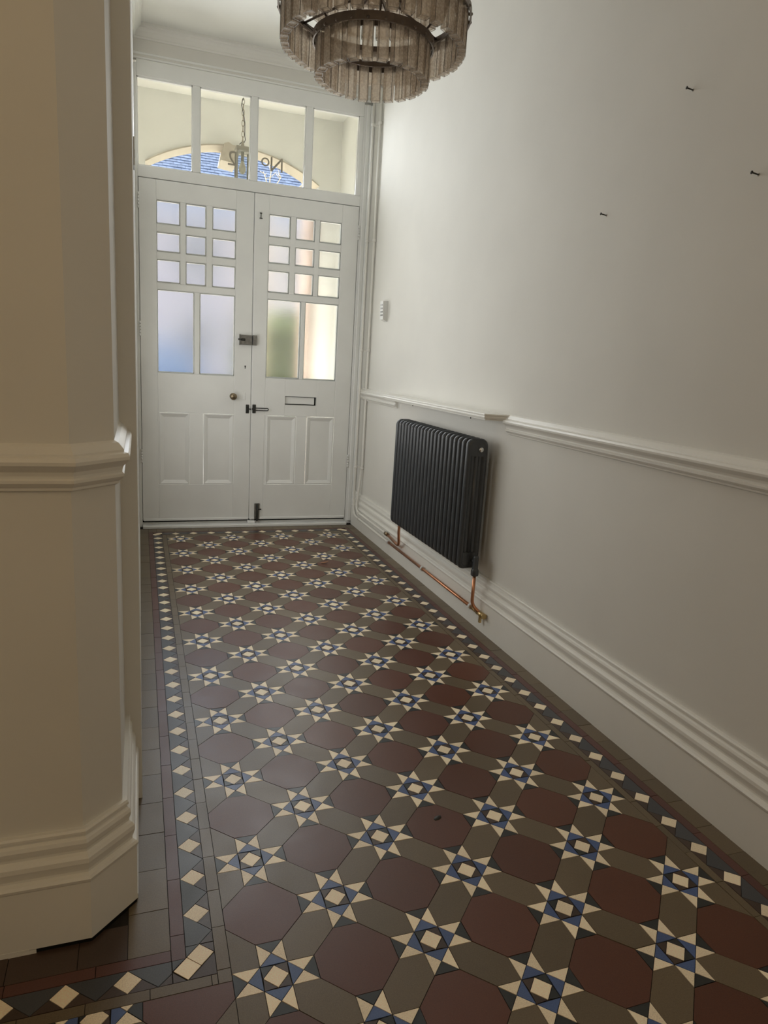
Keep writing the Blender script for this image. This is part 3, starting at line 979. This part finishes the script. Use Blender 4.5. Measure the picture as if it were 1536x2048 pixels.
far = [(1.12, -0.700, RZ0 + .03), (1.12, -0.700, 0.215)] + bend((1.12, -0.700, .215), (1.125, -0.655, .135), (xp2, -.49, .120), .02) + [(xp2, -0.485, .124)]
far = [(1.118, -0.808, RZ0 + .03), (1.118, -0.808, 0.215)] + bend((1.118, -0.808, .215), (1.150, -0.740, .118), (xp2, -.5, .122), .045) + [(xp2, -0.50, zb)]
putp(MB().tube(far, pr, 10), 'copper_tail', 'copper', PB)
putp(MB().tube([(xp2, -0.470, zb), (xp2, -0.515, zb)], .0112, 12), 'elbow_joint', 'old_brass', PB)
nx, ny = 1.135, RY1 - .028
near = [(nx, ny, RZ0 - .02), (nx, ny, 0.15)] + bend((nx, ny, .15), (nx, ny, .115), (xp, ny - .03, .092), .028) + [(xp, ny - .034, za + .002)]
putp(MB().tube(near, .0075, 10), 'copper_tail', 'copper', PA)
putp(MB().tube([(xp, -1.660, za), (xp, -1.715, za)], .0092, 12), 'solder_joint', 'brass', PA)
g = MB().tube([(xp, -1.715, za), (xp, -1.772, za)], .0115, 12).tube([(xp, -1.772, za), (xp, -1.780, za)], .014, 6)
g.bbox(xp - .006, xp + .006, -1.752, -1.740, za - .040, za - .005, .002)
putp(g, 'drain_cock', 'brass', PA)
for y in (-0.54, -1.075, -1.648):
    putp(MB().tube([(xp, y + .008, za), (xp, y - .008, za)], .0125, 14).box(xp, 1.176, y - .006, y + .006, za - .006, za + .006), 'pipe_clip', 'white_plastic', PA)
for z in (0.42, 1.20, 1.88, 2.56):
    putp(MB().tube([(xa_, ya_, z - .008), (xa_, ya_, z + .008)], .0115, 12).box(xa_, XR, ya_ - .005, ya_ + .005, z - .005, z + .005), 'pipe_clip', 'trim_paint', PA)
    putp(MB().tube([(xb_, yb_, z - .008), (xb_, yb_, z + .008)], .0115, 12), 'pipe_clip', 'trim_paint', PB)
for (x, z, par) in ((xp, za, PA), (xp2, zb, PB)):
    putp(MB().tube([(x, 0.085, z), (x, 0.070, z)], .0108, 12).box(x, 1.176, 0.072, .083, z - .005, z + .005), 'pipe_clip', 'trim_paint', par)

# ------------------------------------------------------------------ shelf over the radiator
sh = MB()
prof = [(.000, .926), (.004, .9245), (.004, .929), (.010, .931), (.012, .937), (.010, .943), (.014, .945), (.014, .949), (.012, .951)]
x0s = 1.112
plan = lambda d: [(XR, -0.405 + d), (x0s - d, -0.475 + d), (x0s - d, -1.722 - d), (XR, -1.760 - d)]
rings = [plan(d) for d, z in prof]
vs = []; fs = []
for (d, z), rg in zip(prof, rings):
    vs += [(x, y, z) for x, y in rg]
for q in range(len(prof) - 1):
    for e in range(4):
        f = (e + 1) % 4
        fs.append((q * 4 + e, q * 4 + f, q * 4 + 4 + f, q * 4 + 4 + e))
fs.append((3, 2, 1, 0)); fs.append(tuple((len(prof) - 1) * 4 + e for e in range(4)))
sh._add(vs, fs)
sho = empty('shelf', (XR, -1.08, 0.926))
tag(sho, 'narrow white moulded shelf on the wall just above the radiator', 'shelf')
o = sh.build('shelf_board', 'trim_paint', sho); o.location = -Vector(sho.location)
for y in (-0.86, -1.55):
    o = MB().tube([(1.13, y, .926), (1.13, y, .915)], .002, 6).build('screw', 'dark_iron', sho); o.location = -Vector(sho.location)

# keypad-like white box beside the pipes
kp = empty('wall_keypad', (XR, -0.13, 1.43))
tag(kp, 'small white slotted plastic box on the right wall beside the pipes', 'keypad')
g = MB().prism([(1.0 * (XR - 1.176), 0)], 0, 0) if False else MB()
g._add([(1.176, -.155, 1.385), (1.176, -.100, 1.385), (XR, -.155, 1.372), (XR, -.100, 1.372), (1.172, -.155, 1.492), (1.172, -.100, 1.492), (XR, -.155, 1.494), (XR, -.100, 1.494)],
       [(0, 1, 3, 2), (4, 6, 7, 5), (0, 4, 5, 1), (2, 3, 7, 6), (0, 2, 6, 4), (1, 5, 7, 3)])
o = g.build('housing', 'white_plastic', kp); o.location = -Vector(kp.location)
for q in range(4):
    for e in range(2):
        z = 1.405 + q * .020
        y = -.140 + e * .022
        o = MB().bbox(1.1715, 1.178, y - .006, y + .006, z, z + .010, .001).build('key_button', 'steel', kp); o.location = -Vector(kp.location)

cb = empty('sensor_box', (XL, -2.02, 1.63)); tag(cb, 'tiny pale plastic box on the left wall, edge-on beside the transom', 'sensor')
MB().bbox(0, .0045, -.03, .03, 0, .075, .001).build('housing', 'white_plastic', cb)
MB().box(.0044, .005, -.018, .018, .03, .045).build('sensor_face', 'steel', cb)

# old screws and plugs left in the wall
for (y, z, lab) in ((-2.576, 1.902, 'picture screw highest on the right wall'), (-2.849, 1.631, 'picture screw nearest the camera on the right wall'),
                    (-2.251, 1.636, 'lone picture screw on the right wall, farthest towards the door')):
    e = empty('wall_screw', (XR, y, z)); tag(e, lab, 'screw', 'screws left in the right wall')
    o = MB().lathe([(.0, -.001), (.0042, -.001), (.0042, .0), (.0032, .0006), (.0, .0006)], (0, 0, 0), (-1, 0, 0), 10).build('plug', 'wall_plug', e)
    o = MB().tube([(0, 0, 0), (-.020, .002, .003)], [.0018, .0020], 8).lathe([(0, .0225), (.0042, .0215), (.0038, .0195), (.0018, .0185)], (0, .0, .0), (-1, .1, .15), 10).build('screw_shank', 'dark_iron', e)

# ------------------------------------------------------------------ chandelier
CX, CY = 0.482, -1.955
ch = empty('chandelier', (CX, CY, ZC))
tag(ch, 'tiered round chandelier of smoky square glass tubes on bronze rings', 'chandelier')
putc = lambda mb, nm, m: (lambda o: (setattr(o, 'location', Vector((0, 0, -ZC))), o)[1])(mb.build(nm, m, ch))


def ring(rad, z0, z1, t, nm):
    g = MB(); n = 64
    vs = []; fs = []
    for q in range(n):
        an = 2 * math.pi * q / n
        c, s = math.cos(an), math.sin(an)
        vs += [(rad * c, rad * s, z0), ((rad + t) * c, (rad + t) * s, z0), ((rad + t) * c, (rad + t) * s, z1), (rad * c, rad * s, z1)]
    for q in range(n):
        a = q * 4; b_ = ((q + 1) % n) * 4
        for e in range(4):
            f = (e + 1) % 4
            fs.append((a + e, b_ + e, b_ + f, a + f))
    g._add(vs, fs, 0, False)
    return putc(g, nm, 'bronze')


def crystal_mesh(w, d, L, t=.0016, name='crystal'):
    """square glass tube, open below, hanging from its top"""
    g = MB()
    hw_, hd = w / 2, d / 2
    e = .0012
    # outer wall with narrow chamfered vertical edges, inner wall, rim
    oc = [(-hw_ + e, -hd), (hw_ - e, -hd), (hw_, -hd + e), (hw_, hd - e), (hw_ - e, hd), (-hw_ + e, hd), (-hw_, hd - e), (-hw_, -hd + e)]
    ic = [(-hw_ + t, -hd + t), (hw_ - t, -hd + t), (hw_ - t, hd - t), (-hw_ + t, hd - t)]
    n = 8
    g._add([(x, y, 0) for x, y in oc] + [(x, y, -L) for x, y in oc], [(i, (i + 1) % n, n + (i + 1) % n, n + i) for i in (0, 4)], 0)
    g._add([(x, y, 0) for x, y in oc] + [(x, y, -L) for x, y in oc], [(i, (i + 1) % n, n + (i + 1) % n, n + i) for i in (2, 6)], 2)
    g._add([(x, y, 0) for x, y in oc] + [(x, y, -L) for x, y in oc], [(i, (i + 1) % n, n + (i + 1) % n, n + i) for i in range(n) if i % 2 == 1], 1)
    g._add([(x, y, 0) for x, y in oc], [tuple(range(8))], 1)
    # rim between outer and inner edge
    om = [oc[7], oc[0], oc[1], oc[2], oc[3], oc[4], oc[5], oc[6]]
    vs = [(x, y, -L) for x, y in om] + [(x, y, -L) for x, y in ic]
    fs = [(1, 2, 9, 8), (3, 4, 10, 9), (5, 6, 11, 10), (7, 0, 8, 11), (0, 1, 8), (2, 3, 9), (4, 5, 10), (6, 7, 11)]
    g._add(vs, fs, 1)
    # recessed bottom face of the thick glass
    g._add([(x, y, -L + .004) for x, y in ic], [(0, 1, 2, 3)], 0)
    return g


def tier(n, rad, ztop, L, w, d, off=0.0):
    src = None; pin = None
    for q in range(n):
        an = 2 * math.pi * (q + off) / n
        x, y = rad * math.cos(an), rad * math.sin(an)
        if src is None:
            src = crystal_mesh(w, d, L).build('crystal', ['crystal_lit_face', 'crystal_edge', 'crystal_shaded_side'], ch)
            o = src
        else:
            o = inst(src, 'crystal', ch)
        o.location = (x, y, ztop - ZC)
        o.rotation_euler = (random.uniform(-.02, .02), random.uniform(-.02, .02), an + math.pi / 2 + random.uniform(-.06, .06))
        if pin is None:
            pin = MB().lathe([(0, .008), (.0045, .006), (.0055, 0), (.0045, -.006), (0, -.008)], (0, -d / 2 - .006, -.010), (0, 1, 0), 8).build('hook_pin', 'bronze', o)
        else:
            inst(pin, 'hook_pin', o)


tier(36, 0.277, 2.194, 0.112, 0.033, 0.026, .25)
tier(24, 0.167, 2.106, 0.112, 0.031, 0.026, .5)
tier(28, 0.212, 2.320, 0.118, 0.036, 0.026, .2)
ring(0.296, 2.178, 2.200, 0.004, 'outer_ring')
ring(0.252, 2.180, 2.196, 0.006, 'hanging_ring')
ring(0.186, 2.090, 2.114, 0.004, 'inner_ring')
ring(0.142, 2.092, 2.108, 0.006, 'hanging_ring')
ring(0.232, 2.304, 2.328, 0.004, 'upper_ring')
for q in range(6):
    an = 2 * math.pi * (q + .3) / 6
    c, s = math.cos(an), math.sin(an)
    g = MB().tube([(.02 * c, .02 * s, 2.25), (.255 * c, .255 * s, 2.188)], .004, 6).tube([(.25 * c, .25 * s, 2.19), (.145 * c, .145 * s, 2.10)], .0035, 6)
    g.tube([(.02 * c, .02 * s, 2.36), (.232 * c, .232 * s, 2.316)], .004, 6)
    putc(g, 'strut', 'bronze')
putc(MB().lathe([(0, 2.215), (.018, 2.22), (.024, 2.25), (.018, 2.28), (.009, 2.30), (.009, 2.86), (.055, 2.87), (.062, 2.90), (.062, ZC)], n=20), 'stem', 'bronze')
for q in range(6):
    an = 2 * math.pi * (q + .8) / 6
    c, s = math.cos(an), math.sin(an)
    lh = putc(MB().tube([(.09 * c, .09 * s, 2.215), (.09 * c, .09 * s, 2.255)], .009, 10).tube([(.02 * c, .02 * s, 2.25), (.09 * c, .09 * s, 2.225)], .003, 6), 'lamp_holder', 'bronze')
    bl = MB().lathe([(0, 0), (.008, .004), (.014, .02), (.015, .03), (.010, .045), (0, .055)], (.09 * c, .09 * s, 2.255), n=12).build('candle_bulb', 'bulb', lh)

# ------------------------------------------------------------------ small bits on the floor
dl = MB()
L_ = [(-.022, 0, .002), (-.010, -.007, .004), (.006, -.009, .007), (.020, -.003, .012), (.026, .002, .016), (.016, .007, .010), (.0, .009, .005), (-.012, .006, .003)]
dl._add(L_ + [(x, y, z + .0008) for x, y, z in L_], [tuple(range(8))[::-1], tuple(range(8, 16))] + [(q, (q + 1) % 8, 8 + (q + 1) % 8, 8 + q) for q in range(8)])
o = dl.build('dry_leaf', 'dry_leaf', loc=(0.747, -0.630, 0.0)); o.rotation_euler = (0, 0, -.5)
tag(o, 'curled brown dry leaf fragment lying on the tiles', 'leaf')
dl = MB().lathe([(0, .004), (.006, .0035), (.010, .001), (.0105, 0)], n=7)
o = dl.build('dirt_crumb', 'dark_iron', loc=(0.4795, -2.867, 0.0)); o.scale = (1.3, .7, 1); o.rotation_euler = (0, 0, .5)
tag(o, 'dark crumb of dirt on a red octagonal tile', 'dirt')

# ------------------------------------------------------------------ unseen lamp added in the side hall to warm and brighten the pillar
lp = empty('added_ceiling_lamp', (-1.05, -4.55, ZC))
tag(lp, 'added warm ceiling lamp in the side hall, out of view, put in to light the pillar', 'lamp')
o = MB().lathe([(0, 0), (.05, 0), (.05, -.015), (.006, -.02), (.006, -.40), (.03, -.41), (.03, -.45), (0, -.45)], n=16).build('lamp_stem', 'brass', lp)
o = MB().lathe([(0, -.62), (.05, -.60), (.075, -.55), (.07, -.49), (.03, -.45)], n=20).build('lamp_globe', 'added_lamp_glow', lp)
pl = bpy.data.lights.new('added_lamp_light', 'POINT'); pl.energy = 5.0; pl.color = (1.0, 0.68, 0.36); pl.shadow_soft_size = 0.09  # warm light of the added lamp, aimed at the pillar's tone
plo = bpy.data.objects.new('added_lamp_light', pl); COL.objects.link(plo); plo.parent = lp; plo.location = (0, 0, -.72)

# ------------------------------------------------------------------ porch
PYF = 1.50
o = MB().box(-0.60, -0.40, 0.46, PYF + .22, -0.10, 2.95).build('wall_porch_left', 'porch_render')
tag(o, 'cream rendered side wall of the porch on the pillar side', 'wall', kind='structure')
o = MB().box(1.315, 1.52, 0.46, PYF + .22, -0.10, 2.95).build('wall_porch_right', 'porch_render')
tag(o, 'sunlit cream side wall of the porch behind the right door', 'wall', kind='structure')
o = MB().box(-0.70, 1.60, 0.46, PYF + .22, 2.95, 3.05).build('ceiling_porch', 'porch_render')
tag(o, 'cream porch ceiling seen through the transom', 'ceiling', kind='structure')
o = MB().box(-0.8, 1.8, 0.60, 3.6, -0.20, -0.03).build('floor_porch', 'path_stone')
tag(o, 'stone floor of the porch and path outside', 'floor', kind='structure')
# porch front wall with a segmental arch
AX, AR = 0.49, 1.20
XA0, XA1 = -0.16, 1.14
apex = 2.650
cz = apex - AR


def arch_z(x, rr=AR):
    return cz + math.sqrt(max(0, rr * rr - (x - AX) ** 2))


N = 28
xs = [XA0 + (XA1 - XA0) * q / N for q in range(N + 1)]
g = MB()
g.box(-0.60, XA0, PYF, PYF + .2, -0.10, 6.0).box(XA1, 1.52, PYF, PYF + .2, -0.10, 6.0)
for q in range(N):
    a, c = xs[q], xs[q + 1]
    za_, zc_ = arch_z(a), arch_z(c)
    g._add([(a, PYF, za_), (c, PYF, zc_), (c, PYF, 6), (a, PYF, 6), (a, PYF + .2, za_), (c, PYF + .2, zc_), (c, PYF + .2, 6), (a, PYF + .2, 6)],
           [(0, 1, 2, 3), (5, 4, 7, 6), (0, 4, 5, 1)])
o = g.build('wall_porch_front', 'porch_render')
tag(o, 'cream porch front wall pierced by a shallow arch', 'wall', kind='structure')
arch = empty('trim_6', (AX, PYF, apex)); tag(arch, 'arch soffit coloured beige for its shade, with beige stone keystone, over the porch opening', 'arch', kind='structure')
g = MB()
for q in range(N):
    a, c = xs[q], xs[q + 1]
    za_, zc_ = arch_z(a) - .001, arch_z(c) - .001
    g._add([(a, PYF - .010, za_), (c, PYF - .010, zc_), (c, PYF - .010, zc_ + .010), (a, PYF - .010, za_ + .010), (a, PYF + .198, za_), (c, PYF + .198, zc_), (c, PYF, zc_ + .010), (a, PYF, za_ + .010)],
           [(0, 1, 2, 3), (0, 4, 5, 1), (3, 2, 6, 7)])
o = g.build('arch_soffit_shade', 'porch_stone', arch); o.location = -Vector(arch.location)  # soffit lining tinted beige to carry the shade under the arch
g = MB().prism([(0.375, 2.535), (0.49, 2.52), (0.515, 2.62), (0.43, 2.665), (0.40, 2.655)], PYF - .05, PYF + .21, axis='y')
o = g.build('keystone', 'porch_stone', arch); o.location = -Vector(arch.location)
for nm, x0, x1 in (('brick_pier', 1.068, 1.138),):
    e = empty(nm, (x0, PYF + .1, 0)); tag(e, 'pinkish brick pier at the right edge of the porch opening', 'pier')
    z = -0.03; q = 0
    core = MB().box(x0 + .004, x1 - .004, PYF + .004, PYF + .20, -0.03, 2.36).build('core', 'porch_stone', e); core.location = -Vector(e.location)
    while z < 2.29:
        o = MB().bbox(x0, x1, PYF - .022, PYF + .198, z, z + .066, .003).build('brick', 'brick_red', e); o.location = -Vector(e.location)
        z += .075

# porch lantern on its chain
LX, LY = 0.474, 1.0
ln = empty('porch_lantern', (LX, LY, 2.95)); tag(ln, 'square porch lantern hanging on a chain, seen through the transom', 'lantern')


def putl(mb, nm, m, par=ln):
    o = mb.build(nm, m)
    o.parent = par
    if par is ln: o.location = -Vector(ln.location)
    return o


z = 2.83
putl(MB().tube([(LX, LY, 2.95), (LX, LY, 2.82)], .0025, 6), 'hook', 'dark_iron')
q = 0
while z > 2.56:
    pts = []
    for e in range(12):
        an = 2 * math.pi * e / 12
        u, w = .0085 * math.cos(an), .021 * math.sin(an)
        pts.append((LX + (u if q % 2 == 0 else u * .25), LY + (0 if q % 2 == 0 else u), z - .018 + w))
    putl(MB().tube(pts, .0019, 6, closed=True), 'chain_link', 'old_brass')
    z -= .034; q += 1
putl(MB().tube([(LX - .004, LY, 2.83), (LX - .012, LY, 2.79), (LX + .004, LY, 2.73), (LX + .013, LY, 2.68), (LX + .013, LY, 2.60), (LX + .018, LY, 2.575),
                (LX + .010, LY, 2.557), (LX - .01, LY, 2.553), (LX - .022, LY, 2.540)], .0028, 6), 'cable', 'cable')
hs = .050
zt, zb_ = 2.522, 2.305
putl(MB().lathe([(0, .045), (.007, .044), (.010, .02), (.016, 0)], (LX, LY, zt), n=10), 'finial', 'lantern_metal')
putl(MB().bbox(LX - hs, LX + hs, LY - hs, LY + hs, zt - .028, zt, .004), 'cap', 'lantern_metal')
putl(MB().bbox(LX - hs, LX + hs, LY - hs, LY + hs, zb_ - .012, zb_, .003), 'base', 'lantern_metal')
for sx in (-1, 1):
    for sy in (-1, 1):
        x, y = LX + sx * (hs - .007), LY + sy * (hs - .007)
        putl(MB().box(x - .006, x + .006, y - .006, y + .006, zb_, zt - .028), 'corner_post', 'lantern_metal')
for (x0, x1, y0, y1) in ((LX - hs + .012, LX + hs - .012, LY - hs + .004, LY - hs + .006), (LX - hs + .012, LX + hs - .012, LY + hs - .006, LY + hs - .004),
                         (LX - hs + .004, LX - hs + .006, LY - hs + .012, LY + hs - .012), (LX + hs - .006, LX + hs - .004, LY - hs + .012, LY + hs - .012)):
    putl(MB().box(x0, x1, y0, y1, zb_, zt - .028), 'pane', 'lantern_glass')
putl(MB().tube([(LX, LY, zt - .028), (LX, LY, zt - .085)], .011, 10), 'lamp_holder', 'lantern_metal')
putl(MB().lathe([(0, 0), (.011, -.004), (.016, -.02), (.024, -.045), (.024, -.06), (.014, -.08), (0, -.085)], (LX, LY, zt - .085), n=14), 'bulb', 'bulb')

# ------------------------------------------------------------------ garden and street
o = MB().box(-40, 60, 1.72, 60, -0.60, -0.12).build('ground_street', 'tarmac')
tag(o, 'grey street ground beyond the porch', 'ground', kind='structure')


def leafy(name, label, x0, x1, y0, y1, z0, z1, n, seed, mats='hedge'):
    rnd = random.Random(seed)
    g = MB()
    # lumpy core
    cxx, cyy = (x0 + x1) / 2, (y0 + y1) / 2
    nu, nv = 14, 9
    vs = []
    for a in range(nv + 1):
        t = a / nv
        for b_ in range(nu):
            an = 2 * math.pi * b_ / nu
            rr = (0.80 + .16 * math.sin(an * 3 + a) * rnd.uniform(.5, 1)) * (1.0 if 0 < a < nv else .55)
            vs.append((cxx + (x1 - x0) / 2 * rr * math.cos(an), cyy + (y1 - y0) / 2 * rr * math.sin(an), z0 + (z1 - z0) * t * .97))
    fs = [(a * nu + b_, a * nu + (b_ + 1) % nu, (a + 1) * nu + (b_ + 1) % nu, (a + 1) * nu + b_) for a in range(nv) for b_ in range(nu)]
    fs += [tuple(range(nu))[::-1], tuple(nv * nu + b_ for b_ in range(nu))]
    g._add(vs, fs)
    root = empty(name, (cxx, cyy, z0)); tag(root, label, 'hedge')
    core = g.build('foliage_mass', mats, root); core.location = -Vector(root.location)
    lf = MB()
    for _ in range(n):
        an = rnd.uniform(0, 2 * math.pi); t = rnd.uniform(0, 1)
        c = Vector((cxx + (x1 - x0) / 2 * .95 * math.cos(an), cyy + (y1 - y0) / 2 * .95 * math.sin(an), z0 + (z1 - z0) * t))
        d = Vector((rnd.uniform(-1, 1), rnd.uniform(-1, 1), rnd.uniform(-.4, 1))).normalized() * rnd.uniform(.03, .06)
        s = d.cross(Vector((rnd.uniform(-1, 1), rnd.uniform(-1, 1), rnd.uniform(-1, 1)))).normalized() * d.length * .35
        m_ = c + d * .5
        lf._add([c, m_ + s, c + d, m_ - s], [(0, 1, 2, 3)])
    l_ = lf.build('leaves', mats, root); l_.location = -Vector(root.location); l_['kind'] = 'stuff'
    return root


leafy('garden_hedge', 'green garden hedge blurred behind the frosted right door', 0.58, 2.0, 2.1, 3.2, -0.12, 1.60, 900, 3)
# blossom twigs outside the third transom light
tw = empty('blossom_shrub', (0.79, 1.93, -0.12)); tag(tw, 'pale blossoming twigs seen through the transom under the house number', 'shrub')
g = MB()
rnd = random.Random(5)
stem = [(0.79, 1.93, -0.12), (0.81, 1.93, 1.2), (0.82, 1.93, 2.08), (0.82, 1.93, 2.46)]
g.tube(stem, [.02, .016, .012, .008], 8)
for (dx, dz, L) in ((.30, .16, 1), (-.05, .22, 1), (.10, .20, 1), (.20, .06, 1), (.02, .28, 1), (-.04, .12, 1)):
    p0 = Vector((0.82, 1.93, 2.39)); p1 = p0 + Vector((dx * .55, rnd.uniform(-.05, .05), dz * .65)); p2 = p0 + Vector((dx, 0, dz))
    g.tube([p0, p1, p2], [.006, .004, .002], 6)
    for _ in range(3):
        q0 = p1.lerp(p2, rnd.uniform(0, 1)); g.tube([q0, q0 + Vector((rnd.uniform(-.05, .05), rnd.uniform(-.03, .03), rnd.uniform(.01, .06)))], [.003, .0015], 5)
o = g.build('twigs', 'twig', tw); o.location = -Vector(tw.location)
for q in range(16):
    c = (0.80 + rnd.uniform(-.05, .12), 1.93 + rnd.uniform(-.05, .05), 2.37 + rnd.uniform(-.05, .08))
    s = rnd.uniform(.014, .028)
    o = MB().lathe([(0, -s), (s * .7, -s * .6), (s, 0), (s * .75, s * .55), (0, s * .9)], c, n=7).build('blossom', 'blossom', tw); o.location = -Vector(tw.location)

# parked blue car, low behind the left door
car = empty('parked_car', (-1.28, 8.0, -0.12)); tag(car, 'bright blue parked car blurred behind the left frosted door', 'car')
side = [(-2.0, .25), (-2.05, .55), (-1.9, .78), (-1.1, .88), (-.55, 1.32), (.95, 1.40), (1.72, 1.34), (1.95, .95), (2.02, .6), (1.98, .25)]
o = MB().prism([(x, z) for x, z in side], -.82, .82, axis='y').build('car_body', 'car_paint', car)
o = MB().prism([(-.95, .92), (-.52, 1.27), (.40, 1.30), (.40, .95)], -.835, .835, axis='y').build('car_window', 'car_glass', car)
wh = None
for sx in (-1.25, 1.25):
    for sy in (-.78, .78):
        o = MB().lathe([(.0, -.10), (.30, -.10), (.33, -.06), (.33, .06), (.30, .10), (0, .10)], (sx, sy, .33), (0, 1, 0), 20).build('wheel', 'rubber', car)

# house across the street
HY = 20.0
hs_ = empty('house', (2.5, HY, -0.12)); tag(hs_, 'house across the street with a blue-grey slate roof, seen through the transom', 'house')
hm = Vector(hs_.location)


def puth(mb, nm, m, par=hs_):
    o = mb.build(nm, m); o.parent = par
    if par is hs_: o.location = -hm
    return o


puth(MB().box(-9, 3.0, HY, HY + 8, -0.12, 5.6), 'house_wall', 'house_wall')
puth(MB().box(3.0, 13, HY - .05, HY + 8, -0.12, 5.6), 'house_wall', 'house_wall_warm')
for x in (-6, -2, 1.6, 5.2, 9):
    for z in (0.9, 3.4):
        w_ = puth(MB().box(x - .6, x + .6, HY - .09, HY + .02, z, z + 1.4), 'house_window', 'white_wood')
        puth(MB().box(x - .5, x - .03, HY - .105, HY - .08, z + .1, z + 1.3).box(x + .03, x + .5, HY - .105, HY - .08, z + .1, z + 1.3), 'window_pane', 'car_glass', w_)
puth(MB().box(-9.2, 13.2, HY - .35, HY - .2, 5.45, 5.65), 'gutter', 'white_wood')
PIT = math.radians(38)
eave = Vector((0, HY - .3, 5.6)); up_ = Vector((0, math.cos(PIT), math.sin(PIT))); nrm = Vector((0, -math.sin(PIT), math.cos(PIT)))
g = MB()
p0 = eave - nrm * .03; p1 = p0 + up_ * 7
g._add([(-9.2, p0.y, p0.z), (13.2, p0.y, p0.z), (13.2, p1.y, p1.z), (-9.2, p1.y, p1.z), (-9.2, p0.y + .4, p0.z - .1), (13.2, p0.y + .4, p0.z - .1), (13.2, p1.y, p1.z - .4), (-9.2, p1.y, p1.z - .4)],
       [(0, 1, 2, 3), (7, 6, 5, 4), (0, 3, 7, 4), (1, 5, 6, 2), (0, 4, 5, 1)])
roof = puth(g, 'roof', 'slate')
roof.location = (0, 0, 0)
roof.parent = hs_; roof.location = -hm
EXPO = 0.19; SW = 0.24
sm = MB()
sm._add([(-SW / 2 + .005, 0, .013), (SW / 2 - .005, 0, .013), (SW / 2 - .005, EXPO * 1.15, .0), (-SW / 2 + .005, EXPO * 1.15, .0), (-SW / 2 + .005, .01, .002), (SW / 2 - .005, .01, .002)], [(0, 1, 2, 3), (4, 5, 1, 0), (0, 3, 4), (1, 5, 2)])
slate0 = None
rest = MB(); cnt = 0; cand = []
for row in range(0, 30):
    for c in range(-10, 40):
        x = c * SW + (SW / 2 if row % 2 else 0)
        p = eave + up_ * (row * EXPO)
        q = to_px((x, p.y, p.z))
        cand.append((row, x, p, q))
vis = [e for e in cand if e[3] and 285 < e[3][0] < 620 and 285 < e[3][1] < 372]
vis = sorted(vis, key=lambda e: (e[0], e[1]))[:300]
ids = set((e[0], round(e[1], 3)) for e in vis)
RX = Matrix(((1, 0, 0), (0, up_.y, nrm.y), (0, up_.z, nrm.z))).to_euler()
for row, x, p, q in cand:
    jz = random.uniform(0, .006)
    if (row, round(x, 3)) in ids:
        if slate0 is None:
            slate0 = sm.build('slate', 'slate', roof); o = slate0
        else:
            o = slate0.copy(); COL.objects.link(o); o.parent = roof
        o.location = Vector((x, p.y, p.z)) + nrm * jz + up_ * random.uniform(-.01, .01)
        o.rotation_euler = RX
    else:
        loc_ = Vector((x, p.y, p.z)) + nrm * jz
        rest._add([loc_ + Vector((v[0], 0, 0)) + up_ * v[1] + nrm * v[2] for v in sm.v], sm.f)
ro = rest.build('slates_remaining', 'slate', roof); ro['kind'] = 'stuff'
